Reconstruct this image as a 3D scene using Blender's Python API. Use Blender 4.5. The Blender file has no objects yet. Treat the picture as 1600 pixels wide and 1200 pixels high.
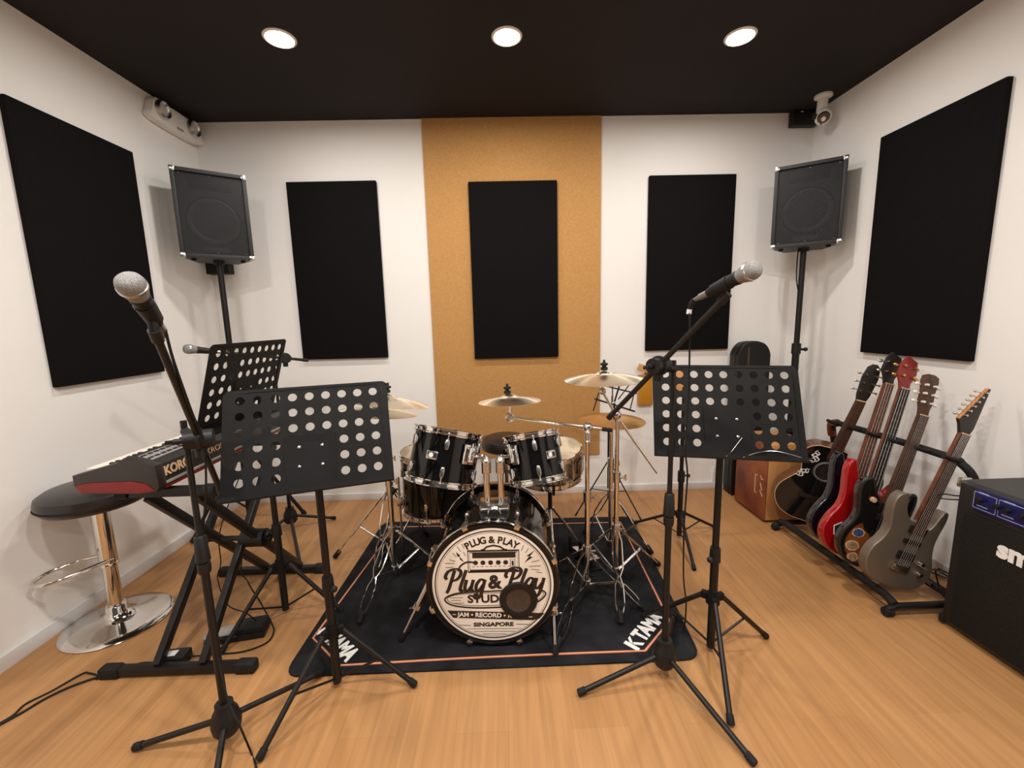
import bpy, bmesh, math, random
from mathutils import Vector, Matrix
random.seed(7)
V = Vector
PI = math.pi
S = bpy.context.scene
COL = S.collection
R = math.radians

# ------------------------------------------------------------------ camera (solved from the room's own edges)
FPX, PITCH, ROLL, YAW, EYE = 660.15, 0.1491, -0.0251, -0.0189, 1.3299
_f0 = V((-math.sin(YAW), math.cos(YAW), 0)); _r0 = V((math.cos(YAW), math.sin(YAW), 0)); _u0 = V((0, 0, 1))
CF = _f0 * math.cos(PITCH) - _u0 * math.sin(PITCH)
_up = _u0 * math.cos(PITCH) + _f0 * math.sin(PITCH)
CR = _r0 * math.cos(ROLL) + _up * math.sin(ROLL)
CU = _up * math.cos(ROLL) - _r0 * math.sin(ROLL)
CO = V((0, 0, EYE))
def at(px, py, axis, c):
    """the place where the sight line of a photo pixel meets the plane axis = c (metres)"""
    d = CR * ((px - 800) / FPX) + CU * ((600 - py) / FPX) + CF
    i = 'xyz'.index(axis)
    return CO + d * ((c - CO[i]) / d[i])
def G(px, py, z=0.0): return at(px, py, 'z', z)

XL, XR, YB, ZC, YF = -2.0287, 2.1916, 3.1021, 2.6917, -2.2

# ------------------------------------------------------------------ materials (all procedural)
def mat(name, col, rough=.5, metal=0., var=.06, scale=40., bump=0., bscale=None, spec=.5, coat=0., stretch=None, aniso=0., emit=None, estr=0., col2=None):
    m = bpy.data.materials.new(name); m.use_nodes = True
    nt = m.node_tree; N = nt.nodes; L = nt.links
    b = N['Principled BSDF']
    b.inputs['Roughness'].default_value = rough; b.inputs['Metallic'].default_value = metal
    b.inputs['Specular IOR Level'].default_value = spec
    if coat: b.inputs['Coat Weight'].default_value = coat; b.inputs['Coat Roughness'].default_value = .08
    tc = N.new('ShaderNodeTexCoord')
    src = tc.outputs['Object']
    if stretch:
        mp = N.new('ShaderNodeMapping'); mp.inputs['Scale'].default_value = stretch
        L.new(src, mp.inputs['Vector']); src = mp.outputs['Vector']
    nz = N.new('ShaderNodeTexNoise'); nz.inputs['Scale'].default_value = scale; nz.inputs['Detail'].default_value = 3
    L.new(src, nz.inputs['Vector'])
    cr = N.new('ShaderNodeValToRGB')
    a = col2 if col2 else tuple(max(0, c * (1 - var)) for c in col)
    z = tuple(min(1, c * (1 + var)) for c in col) if not col2 else col
    cr.color_ramp.elements[0].position = .3; cr.color_ramp.elements[1].position = .7
    cr.color_ramp.elements[0].color = (*a, 1); cr.color_ramp.elements[1].color = (*z, 1)
    L.new(nz.outputs['Fac'], cr.inputs['Fac']); L.new(cr.outputs['Color'], b.inputs['Base Color'])
    if bump:
        n2 = N.new('ShaderNodeTexNoise'); n2.inputs['Scale'].default_value = bscale or scale * 5; n2.inputs['Detail'].default_value = 2
        L.new(src, n2.inputs['Vector'])
        bp = N.new('ShaderNodeBump'); bp.inputs['Strength'].default_value = bump; bp.inputs['Distance'].default_value = .002
        L.new(n2.outputs['Fac'], bp.inputs['Height']); L.new(bp.outputs['Normal'], b.inputs['Normal'])
    if aniso:
        tg = N.new('ShaderNodeTangent'); tg.direction_type = 'RADIAL'; tg.axis = 'Z'
        b.inputs['Anisotropic'].default_value = aniso; L.new(tg.outputs['Tangent'], b.inputs['Tangent'])
    if emit:
        b.inputs['Emission Color'].default_value = (*emit, 1); b.inputs['Emission Strength'].default_value = estr
    return m
def s2l(*c): return tuple(((x / 255) / 12.92 if x <= 10 else (((x / 255) + .055) / 1.055) ** 2.4) for x in c)

def floor_mat():
    m = bpy.data.materials.new('oak_laminate'); m.use_nodes = True
    nt = m.node_tree; N = nt.nodes; L = nt.links; b = N['Principled BSDF']
    tc = N.new('ShaderNodeTexCoord')
    mp = N.new('ShaderNodeMapping'); mp.inputs['Rotation'].default_value = (0, 0, R(90)); L.new(tc.outputs['Object'], mp.inputs['Vector'])
    br = N.new('ShaderNodeTexBrick'); L.new(mp.outputs['Vector'], br.inputs['Vector'])
    br.inputs['Scale'].default_value = 1; br.inputs['Brick Width'].default_value = 1.2; br.inputs['Row Height'].default_value = .19
    br.inputs['Mortar Size'].default_value = .0012; br.inputs['Mortar Smooth'].default_value = .5; br.offset = .37
    br.inputs['Color1'].default_value = (*s2l(186, 140, 93), 1); br.inputs['Color2'].default_value = (*s2l(179, 132, 85), 1)
    br.inputs['Mortar'].default_value = (*s2l(176, 128, 82), 1)
    m2 = N.new('ShaderNodeMapping'); m2.inputs['Scale'].default_value = (26, 1.1, 1); L.new(tc.outputs['Object'], m2.inputs['Vector'])
    nz = N.new('ShaderNodeTexNoise'); nz.inputs['Scale'].default_value = 1.6; nz.inputs['Detail'].default_value = 6; nz.inputs['Distortion'].default_value = .6
    L.new(m2.outputs['Vector'], nz.inputs['Vector'])
    cr = N.new('ShaderNodeValToRGB'); cr.color_ramp.elements[0].position = .3; cr.color_ramp.elements[1].position = .72
    cr.color_ramp.elements[0].color = (.80, .77, .73, 1); cr.color_ramp.elements[1].color = (1.05, 1.03, 1.0, 1)
    L.new(nz.outputs['Fac'], cr.inputs['Fac'])
    mx = N.new('ShaderNodeMix'); mx.data_type = 'RGBA'; mx.blend_type = 'MULTIPLY'; mx.inputs['Factor'].default_value = 1
    L.new(br.outputs['Color'], mx.inputs['A']); L.new(cr.outputs['Color'], mx.inputs['B'])
    L.new(mx.outputs['Result'], b.inputs['Base Color'])
    b.inputs['Roughness'].default_value = .42; b.inputs['Specular IOR Level'].default_value = .3
    bp = N.new('ShaderNodeBump'); bp.inputs['Strength'].default_value = .08; bp.inputs['Distance'].default_value = .001
    L.new(nz.outputs['Fac'], bp.inputs['Height']); L.new(bp.outputs['Normal'], b.inputs['Normal'])
    return m
def mesh_mat(name, col, scale, rough=.35, metal=.9, depth=.6):
    """woven wire: crossed wave bumps"""
    m = mat(name, col, rough, metal, var=.1, scale=200)
    nt = m.node_tree; N = nt.nodes; L = nt.links; b = N['Principled BSDF']
    tc = N.new('ShaderNodeTexCoord'); vo = N.new('ShaderNodeTexVoronoi'); vo.inputs['Scale'].default_value = scale
    L.new(tc.outputs['Object'], vo.inputs['Vector'])
    cr = N.new('ShaderNodeValToRGB'); cr.color_ramp.elements[0].position = .1; cr.color_ramp.elements[1].position = .55
    cr.color_ramp.elements[0].color = (*[c * .25 for c in col], 1); cr.color_ramp.elements[1].color = (*col, 1)
    L.new(vo.outputs['Distance'], cr.inputs['Fac']); L.new(cr.outputs['Color'], b.inputs['Base Color'])
    bp = N.new('ShaderNodeBump'); bp.inputs['Strength'].default_value = depth; bp.inputs['Distance'].default_value = .001
    L.new(vo.outputs['Distance'], bp.inputs['Height']); L.new(bp.outputs['Normal'], b.inputs['Normal'])
    return m
def see_through(name, col, alpha, rough=.4):
    m = bpy.data.materials.new(name); m.use_nodes = True
    nt = m.node_tree; N = nt.nodes; L = nt.links; b = N['Principled BSDF']
    b.inputs['Base Color'].default_value = (*col, 1); b.inputs['Roughness'].default_value = rough
    tc = N.new('ShaderNodeTexCoord'); nz = N.new('ShaderNodeTexNoise'); nz.inputs['Scale'].default_value = 60
    L.new(tc.outputs['Object'], nz.inputs['Vector'])
    mr = N.new('ShaderNodeMapRange'); mr.inputs['To Min'].default_value = alpha - .06; mr.inputs['To Max'].default_value = alpha + .06
    L.new(nz.outputs['Fac'], mr.inputs['Value']); L.new(mr.outputs['Result'], b.inputs['Alpha'])
    return m

MT = dict(
    floor=floor_mat(),
    wall=mat('white_wall_paint', s2l(240, 237, 232), .75, var=.012, scale=3, bump=.04, bscale=90, spec=.2),
    ceil=mat('black_ceiling_paint', s2l(44, 41, 43), .8, var=.05, scale=4, spec=.15),
    base=mat('grey_white_trim', s2l(222, 220, 218), .45, var=.02),
    panel=mat('black_acoustic_fabric', s2l(19, 18, 18), .95, var=.2, scale=160, bump=.25, bscale=600, spec=.1),
    board=mat('tan_fibre_board', s2l(200, 154, 97), .85, scale=130, bump=.15, bscale=300, spec=.15, col2=s2l(185, 136, 81)),
    blk=mat('black_powder_coat', (.009, .008, .0075), .42, spec=.35, var=.2, bump=.05, bscale=300),
    blkp=mat('black_plastic', (.010, .009, .009), .5, spec=.35, var=.15),
    blkg=mat('black_gloss_wrap', (.004, .004, .004), .09, var=.1, spec=.4, coat=.12),
    rub=mat('black_rubber', (.012, .011, .010), .75, spec=.3, var=.2, bump=.1),
    desk=mat('satin_black_sheet', (.0095, .009, .0088), .5, spec=.12, var=.15, scale=8, bump=.03, bscale=400),
    chrome=mat('chrome', (.78, .76, .73), .09, 1, var=.03),
    chromed=mat('worn_chrome', (.66, .64, .62), .22, 1, var=.15, scale=90),
    dchrome=mat('dark_chrome', (.30, .285, .27), .16, 1, var=.06),
    steel=mat('brushed_steel', (.55, .54, .52), .3, 1, var=.08),
    bronze=mat('cast_bronze', s2l(238, 224, 200), .36, 1, var=.05, scale=12, aniso=.85),
    brass=mat('b20_bronze_dull', s2l(214, 166, 106), .42, 1, var=.08, scale=10, aniso=.6),
    head=mat('coated_drum_skin', s2l(226, 208, 178), .6, var=.06, scale=25),
    logow=mat('cream_print', s2l(240, 230, 216), .5, var=.02, scale=20),
    ink=mat('dark_ink', s2l(38, 30, 27), .5, var=.1),
    rug=mat('black_rug_pile', (.0175, .0175, .019), .95, var=.45, scale=7, bump=.5, bscale=900, spec=.1),
    stripe=mat('orange_red_thread', s2l(168, 74, 48), .85, var=.15, scale=200),
    cream=mat('cream_thread', s2l(214, 176, 136), .85, var=.1, scale=200),
    unseen_dark=mat('dark_unseen_wall', (.06, .057, .055), .9, var=.2),
    redb=mat('red_brown_pad', s2l(104, 46, 30), .35, var=.2),
    redh=mat('worn_red_head', s2l(128, 40, 40), .4, var=.15, scale=60),
    pearl=mat('pearl_buttons', s2l(226, 222, 214), .3),
    white=mat('white_plastic', s2l(232, 228, 222), .4, var=.03),
    whitet=mat('white_lettering', s2l(236, 234, 230), .5, var=.03),
    trimw=mat('white_lamp_trim', s2l(240, 232, 218), .5, var=.02),
    leather=mat('dark_vinyl', s2l(38, 33, 31), .34, var=.12, bump=.08, bscale=200),
    ivory=mat('ivory_keys', s2l(238, 232, 218), .3, var=.02),
    kbody=mat('charcoal_keyboard_case', s2l(42, 37, 35), .4, var=.1),
    kred=mat('deep_red_case', s2l(118, 16, 16), .35, var=.08),
    kgrey=mat('silver_grey_panel', s2l(150, 146, 142), .4, var=.08),
    grille=see_through('loudspeaker_mesh', (.006, .006, .006), .42, .5),
    cone=mat('paper_cone', (.055, .055, .056), .5, var=.15, bump=.1),
    wire=mesh_mat('microphone_wire', (.31, .30, .285), 620, .6, .35, .9),
    tolex=mat('black_tolex', (.017, .016, .0155), .5, spec=.5, var=.25, scale=300, bump=.5, bscale=500),
    cloth=mat('black_grille_cloth', (.013, .011, .009), .85, spec=.2, var=.45, scale=260, bump=.4, bscale=700),
    blue=mat('blue_control_panel', s2l(14, 20, 78), .3, var=.1),
    pblue=mat('pale_blue_line', s2l(150, 168, 210), .5, var=.05),
    box=mat('tan_plywood', s2l(196, 142, 84), .6, scale=10, stretch=(1, 1, .15), col2=s2l(176, 122, 70)),
    boxr=mat('red_brown_print', s2l(150, 84, 44), .6, scale=5, col2=s2l(96, 34, 24)),
    yellow=mat('mustard_board', s2l(184, 126, 10), .6, var=.06),
    tan=mat('tan_wood', s2l(206, 152, 92), .5, var=.1, stretch=(1, 1, .2)),
    rosew=mat('rosewood', s2l(84, 54, 38), .45, scale=60, stretch=(1, 1, .1), col2=s2l(58, 36, 26)),
    redw=mat('reddish_neck_wood', s2l(112, 64, 38), .4, scale=60, stretch=(1, 1, .1), col2=s2l(84, 42, 26)),
    maple=mat('maple', s2l(200, 140, 86), .4, scale=40, stretch=(1, 1, .1), col2=s2l(176, 116, 66)),
    ebony=mat('ebony', s2l(34, 27, 24), .4, var=.2),
    acblk=mat('black_guitar_lacquer', (.006, .006, .006), .08, var=.1, coat=.7),
    acside=mat('brown_guitar_side', s2l(92, 58, 34), .3, var=.2, scale=14, coat=.4),
    navy=mat('dark_navy_lacquer', s2l(15, 15, 24), .14, var=.1, coat=.6),
    red=mat('cherry_red_lacquer', s2l(156, 14, 18), .16, var=.06, coat=.7),
    burst=mat('brown_burst_lacquer', s2l(150, 88, 40), .2, scale=6, col2=s2l(104, 54, 24), coat=.5),
    silver=mat('silver_grey_lacquer', s2l(126, 115, 102), .42, .55, var=.05, scale=300),
    gold=mat('gold_hardware', s2l(212, 170, 90), .25, 1, var=.08),
    lens=mat('lamp_diffuser', (1, 1, 1), .4, emit=(1, .93, .82), estr=22),
    glass=mat('dark_lens_glass', (.01, .01, .02), .05, coat=1),
    bled=mat('small_blue_led', s2l(70, 90, 170), .4),
    clear=see_through('lamp_cover', (.75, .73, .7), .55, .15),
    brown=mat('port_shade_strap_brown', s2l(70, 54, 42), .7, var=.15, scale=60),  # dim drum interior painted on the port disc; also the bag strap's own brown
    sred=mat('red_knob', s2l(170, 30, 40), .4),
    sblue=mat('blue_sticker', s2l(84, 98, 150), .4, scale=90, col2=s2l(30, 36, 70)),
    skraft=mat('kraft_sticker', s2l(176, 146, 112), .5, scale=70, col2=s2l(120, 92, 66)),
)
# ------------------------------------------------------------------ mesh builder
def frame(o, z, x=None):
    z = V(z).normalized()
    if x is None: x = V((1, 0, 0)) if abs(z.x) < .9 else V((0, 1, 0))
    x = V(x); x = (x - z * x.dot(z)).normalized(); y = z.cross(x)
    m = Matrix.Identity(4)
    for i in range(3): m[i][0] = x[i]; m[i][1] = y[i]; m[i][2] = z[i]; m[i][3] = o[i]
    return m
def T(x, y, z): return Matrix.Translation(V((x, y, z)))
def RZ(a): return Matrix.Rotation(a, 4, 'Z')
def RX(a): return Matrix.Rotation(a, 4, 'X')
def RY(a): return Matrix.Rotation(a, 4, 'Y')
def spline(pts, n=6, closed=False):
    P = [V(p) for p in pts]; out = []; k = len(P)
    rng = range(k) if closed else range(k - 1)
    for i in rng:
        if closed: a, b, c, d = P[(i - 1) % k], P[i], P[(i + 1) % k], P[(i + 2) % k]
        else: a, b, c, d = P[max(i - 1, 0)], P[i], P[i + 1], P[min(i + 2, k - 1)]
        for j in range(n):
            t = j / n
            out.append(.5 * ((2 * b) + (c - a) * t + (2 * a - 5 * b + 4 * c - d) * t * t + (3 * b - a - 3 * c + d) * t ** 3))
    if not closed: out.append(P[-1])
    return out

class MB:
    def __init__(s): s.v = []; s.f = []; s.mi = []; s.cur = 0
    def m(s, i): s.cur = i; return s
    def add(s, vs, fs, M=None):
        o = len(s.v)
        for p in vs: s.v.append((M @ V(p)) if M else V(p))
        for f in fs: s.f.append([i + o for i in f]); s.mi.append(s.cur)
        return s
    def bm(s, b, M=None):
        b.verts.index_update()
        s.add([v.co.copy() for v in b.verts], [[v.index for v in f.verts] for f in b.faces], M); b.free(); return s
    def box(s, c, size, M=None, bev=0., seg=2):
        b = bmesh.new(); bmesh.ops.create_cube(b, size=1)
        for v in b.verts: v.co = V((v.co.x * size[0] + c[0], v.co.y * size[1] + c[1], v.co.z * size[2] + c[2]))
        if bev: bmesh.ops.bevel(b, geom=b.edges[:], offset=bev, segments=seg, profile=.6, affect='EDGES')
        return s.bm(b, M)
    def prism(s, poly, z0, z1, M=None, bev=0., seg=2):
        b = bmesh.new(); n = len(poly)
        lo = [b.verts.new((p[0], p[1], z0)) for p in poly]; hi = [b.verts.new((p[0], p[1], z1)) for p in poly]
        f1 = b.faces.new(lo[::-1]); f2 = b.faces.new(hi)
        for i in range(n): b.faces.new((lo[i], lo[(i + 1) % n], hi[(i + 1) % n], hi[i]))
        bmesh.ops.recalc_face_normals(b, faces=b.faces[:])
        if bev:
            ed = [e for e in b.edges if len(e.link_faces) == 2 and (f1 in e.link_faces or f2 in e.link_faces)]
            bmesh.ops.bevel(b, geom=ed, offset=bev, segments=seg, profile=.6, affect='EDGES', clamp_overlap=True)
        bmesh.ops.triangulate(b, faces=[f for f in b.faces if len(f.verts) > 4])
        return s.bm(b, M)
    def tube(s, pts, r, n=8, closed=False, M=None, cap=True, flat=1.):
        P = [V(p) for p in pts]; k = len(P)
        rr = r if isinstance(r, (list, tuple)) else [r] * k
        tan = []
        for i in range(k):
            if closed: t = P[(i + 1) % k] - P[i - 1]
            else: t = P[min(i + 1, k - 1)] - P[max(i - 1, 0)]
            tan.append(t.normalized())
        u = tan[0].orthogonal().normalized(); vs = []; fs = []
        for i in range(k):
            if i:
                q = tan[i - 1].rotation_difference(tan[i]); u = q @ u
            u = (u - tan[i] * u.dot(tan[i])).normalized(); w = tan[i].cross(u)
            for j in range(n):
                a = 2 * PI * j / n
                vs.append(P[i] + u * (math.cos(a) * rr[i]) + w * (math.sin(a) * rr[i] * flat))
        for i in range(k if closed else k - 1):
            i2 = (i + 1) % k
            for j in range(n):
                j2 = (j + 1) % n
                fs.append((i * n + j, i * n + j2, i2 * n + j2, i2 * n + j))
        if cap and not closed:
            fs.append(tuple(range(n))[::-1]); fs.append(tuple((k - 1) * n + j for j in range(n)))
        return s.add(vs, fs, M)
    def cyl(s, a, b, r, n=16, r2=None, M=None):
        return s.tube([a, b], [r, r if r2 is None else r2], n, M=M)
    def lathe(s, prof, M=None, n=32):
        vs = []; fs = []; ring = []
        for (r, z) in prof:
            if r < 1e-6: ring.append([len(vs)]); vs.append(V((0, 0, z)))
            else:
                ring.append(list(range(len(vs), len(vs) + n)))
                vs += [V((r * math.cos(2 * PI * j / n), r * math.sin(2 * PI * j / n), z)) for j in range(n)]
        for a, b in zip(ring, ring[1:]):
            for j in range(n):
                j2 = (j + 1) % n
                if len(a) == 1 and len(b) == 1: continue
                if len(a) == 1: fs.append((a[0], b[j2], b[j])[::-1])
                elif len(b) == 1: fs.append((a[j], a[j2], b[0]))
                else: fs.append((a[j], a[j2], b[j2], b[j]))
        return s.add(vs, fs, M)
    def sphere(s, c, r, M=None, n=16, sc=(1, 1, 1)):
        k = max(6, n // 2)
        X = (M or Matrix.Identity(4)) @ T(*c) @ Matrix.Diagonal((*sc, 1))
        return s.lathe([(r * math.sin(PI * i / k), -r * math.cos(PI * i / k)) for i in range(k + 1)], X, n)
    def ring(s, R_, r, M=None, n=32, k=8, flat=1.):
        return s.tube([(R_ * math.cos(2 * PI * i / n), R_ * math.sin(2 * PI * i / n), 0) for i in range(n)], r, k, True, M, flat=flat)
    def text(s, str_, size, M, ext=.0006, shear=0., bold=0., sx=1., align='CENTER'):
        c = bpy.data.curves.new('t', 'FONT'); c.body = str_; c.size = size; c.extrude = ext; c.shear = shear; c.offset = bold
        c.align_x = align; c.align_y = 'CENTER'; c.resolution_u = 3
        o = bpy.data.objects.new('t', c); COL.objects.link(o)
        dg = bpy.context.evaluated_depsgraph_get(); me = o.evaluated_get(dg).to_mesh()
        vs = [V((v.co.x * sx, v.co.y, v.co.z)) for v in me.vertices]; fs = [tuple(p.vertices) for p in me.polygons]
        s.add(vs, fs, M); o.evaluated_get(dg).to_mesh_clear(); bpy.data.objects.remove(o); bpy.data.curves.remove(c)
        return s
    def ribbon(s, pts, w, M, h=.0008, closed=False):
        """flat raised line lying in the local xy plane; w may be a list"""
        P = [V((p[0], p[1], 0)) for p in pts]; k = len(P); ww = w if isinstance(w, (list, tuple)) else [w] * k
        vs = []; fs = []
        for i in range(k):
            t = (P[(i + 1) % k] - P[i - 1]) if closed else (P[min(i + 1, k - 1)] - P[max(i - 1, 0)])
            t = t.normalized() if t.length else V((1, 0, 0)); nn = V((-t.y, t.x, 0)) * ww[i] / 2
            vs += [P[i] + nn, P[i] - nn, P[i] + nn + V((0, 0, h)), P[i] - nn + V((0, 0, h))]
        for i in range(k if closed else k - 1):
            a = 4 * i; b = 4 * ((i + 1) % k)
            fs += [(a + 2, a + 3, b + 3, b + 2), (a, a + 2, b + 2, b), (a + 3, a + 1, b + 1, b + 3)]
        return s.add(vs, fs, M)
    def build(s, name, mats, parent=None, mtx=None, smooth=38, loc=None):
        me = bpy.data.meshes.new(name)
        o = bpy.data.objects.new(name, me); COL.objects.link(o)
        off = V((0, 0, 0))
        if parent is not None:
            o.parent = parent; off = wloc(parent)
        elif loc is not None: off = V(loc); o.location = off
        if mtx is not None: off = V((0, 0, 0)); o.matrix_local = T(*(-wloc(parent))) @ mtx if parent is not None else mtx
        me.from_pydata([tuple(v - off) for v in s.v], [], s.f); me.update()
        for x in (mats if isinstance(mats, (list, tuple)) else [mats]): me.materials.append(MT[x])
        me.polygons.foreach_set('material_index', s.mi)
        b = bmesh.new(); b.from_mesh(me)
        bmesh.ops.recalc_face_normals(b, faces=b.faces[:]); b.to_mesh(me); b.free()
        me.polygons.foreach_set('use_smooth', [True] * len(me.polygons)); me.set_sharp_from_angle(angle=R(smooth))
        me.update(); return o
def wloc(o):
    p = V((0, 0, 0))
    while o is not None: p = p + o.location; o = o.parent
    return p
def tag(o, label, cat, group=None, kind=None):
    o['label'] = label; o['category'] = cat
    if group: o['group'] = group
    if kind: o['kind'] = kind
    return o
def thing(name, label, cat, loc, group=None):
    o = bpy.data.objects.new(name, None); COL.objects.link(o); o.location = V(loc); o.empty_display_size = .05
    return tag(o, label, cat, group)
def struct(mb, name, m, **k):
    o = mb.build(name, m, **k); o['kind'] = 'structure'; return o
def dup(root, loc, label):
    r = root.copy(); COL.objects.link(r); r.location = V(loc); r['label'] = label
    for ch in root.children:
        c = ch.copy(); COL.objects.link(c); c.parent = r
        for g in ch.children:
            d = g.copy(); COL.objects.link(d); d.parent = c
    return r
def B(): return MB()
# ------------------------------------------------------------------ camera and room
cd = bpy.data.cameras.new('camera'); co = bpy.data.objects.new('camera', cd); COL.objects.link(co)
cd.sensor_fit = 'HORIZONTAL'; cd.sensor_width = 36; cd.lens = 36 * FPX / 1600; cd.clip_start = .02
m4 = Matrix.Identity(4)
for i in range(3): m4[i][0] = CR[i]; m4[i][1] = CU[i]; m4[i][2] = -CF[i]; m4[i][3] = CO[i]
co.matrix_world = m4; S.camera = co
S.view_settings.view_transform = 'Standard'; S.view_settings.look = 'None'; S.view_settings.gamma = 1; S.view_settings.use_curve_mapping = False
S.view_settings.exposure = 0
w = bpy.data.worlds.new('world'); S.world = w; w.use_nodes = True
w.node_tree.nodes['Background'].inputs['Color'].default_value = (.02, .02, .02, 1)

xm, ym = (XL + XR) / 2, (YF + YB) / 2
struct(B().box((xm, ym, -.05), (XR - XL + .4, YB - YF + .4, .1)), 'floor', 'floor')
struct(B().box((xm, ym, ZC + .05), (XR - XL + .4, YB - YF + .4, .1)), 'ceiling', 'ceil')
struct(B().box((xm, YB + .05, ZC / 2), (XR - XL, .1, ZC)), 'wall_back', 'wall')
struct(B().box((xm, YF - .05, ZC / 2), (XR - XL, .1, ZC)), 'wall_front', 'unseen_dark')  # unseen wall; its dark tone is chosen to cut reflections and frontal fill
struct(B().box((XL - .05, ym, ZC / 2), (.1, YB - YF + .2, ZC)), 'wall_left', 'wall')
struct(B().box((XR + .05, ym, ZC / 2), (.1, YB - YF + .2, ZC)), 'wall_right', 'wall')
struct(B().box(((XL + 1.64) / 2, YB - .007, .027), (1.64 - XL, .014, .054), bev=.003), 'baseboard_back', 'base')
struct(B().box((XL + .007, ym, .032), (.014, YB - YF, .064), bev=.003), 'baseboard_left', 'base')
struct(B().box((XR - .007, ym, .032), (.014, YB - YF, .064), bev=.003), 'baseboard_right', 'base')
struct(B().box((1.6, YB - .006, .115), (.012, .012, .12), bev=.002), 'trim_1', 'base')

# tan board and the five black panels
a = at(658, 184, 'y', YB - .012); b = at(940, 181, 'y', YB - .012); c = at(936, 710, 'y', YB - .012)
tag(B().box(((a.x + b.x) / 2, YB - .0065, (ZC - .001 + c.z) / 2), (b.x - a.x, .013, ZC - .001 - c.z), bev=.002).build('fibre_board', 'board', loc=((a.x + b.x) / 2, YB, c.z)),
    'tall tan fibre board on the back wall, reaching up to the black ceiling', 'board')
PG = 'black acoustic panels on the walls'
def pan(label, c, size):
    o = B().box(c, size, bev=.004).build('sound_absorber', 'panel', loc=c)
    tag(o, label, 'acoustic panel', PG)
pan('black acoustic panel on the white back wall left of the tan board', (-1.1414, YB - .0139, 1.6926), (.607, .028, 1.212))
pan('black acoustic panel mounted on the tan fibre board', (.0971, YB - .0268, 1.6676), (.609, .028, 1.214))
pan('black acoustic panel on the back wall right of the tan board, behind a microphone', (1.3486, YB - .0139, 1.6909), (.607, .028, 1.212))
pan('large black acoustic panel on the left wall, behind the left microphone', (XL + .0139, 2.2246, 1.689), (.028, .607, 1.212))
pan('large black acoustic panel on the right wall above the guitars', (XR - .0139, 2.2142, 1.694), (.028, .607, 1.212))

# ------------------------------------------------------------------ ceiling lights
def downlight(loc, label):
    t = thing('ceiling_light', label, 'ceiling light', loc, 'round ceiling lights')
    x, y, z = loc
    B().lathe([(.062, -.001), (.064, -.006), (.070, -.006), (.074, -.003), (.075, -.0005)], T(x, y, z), 40).build('trim_ring', 'trimw', t)
    d = B().lathe([(0, -.0045), (.063, -.0045), (.063, -.0015), (0, -.0015)], T(x, y, z), 40).build('diffuser', 'lens', t)
    return t
LW = 11
def lamp(x, y, p):
    l = bpy.data.lights.new('lamp', 'AREA'); l.shape = 'DISK'; l.size = .13; l.spread = R(178); l.energy = p; l.color = (1, .945, .895)
    o = bpy.data.objects.new('lamp', l); COL.objects.link(o); o.location = (x, y, ZC - .012)
lp = [(-1.027, 2.268, 'ceiling light nearest the left wall, glowing warm white'), (.06, 2.275, 'middle ceiling light, above the drum kit'), (1.217, 2.297, 'ceiling light nearest the right wall, glowing warm white')]
d0 = downlight((lp[0][0], lp[0][1], ZC), lp[0][2])
for x, y, lab in lp[1:]: dup(d0, (x, y, ZC), lab)
for x, y, _ in lp: lamp(x, y, LW)
for x in (-1.027, .06, 1.217):
    lamp(x, .55, 25); lamp(x, -1.15, 15)  # out-of-view lamps without fixtures; the rearmost row is added to even the walls

# ------------------------------------------------------------------ helpers for metal furniture
def foot(p, d, r, par, ln=.03):
    d = V(d).normalized(); return B().tube([V(p) - d * ln, V(p) - d * .004, V(p)], [r * 1.25, r * 1.35, r * 1.1], 10).build('rubber_foot', 'rub', par)
def leg(a, b, r, m, par, fm=True, name='leg', flat=1.):
    o = B().tube([a, b], r, 10, flat=flat).build(name, m, par)
    if fm: foot(b, V(b) - V(a), r, o)
    return o

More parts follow.
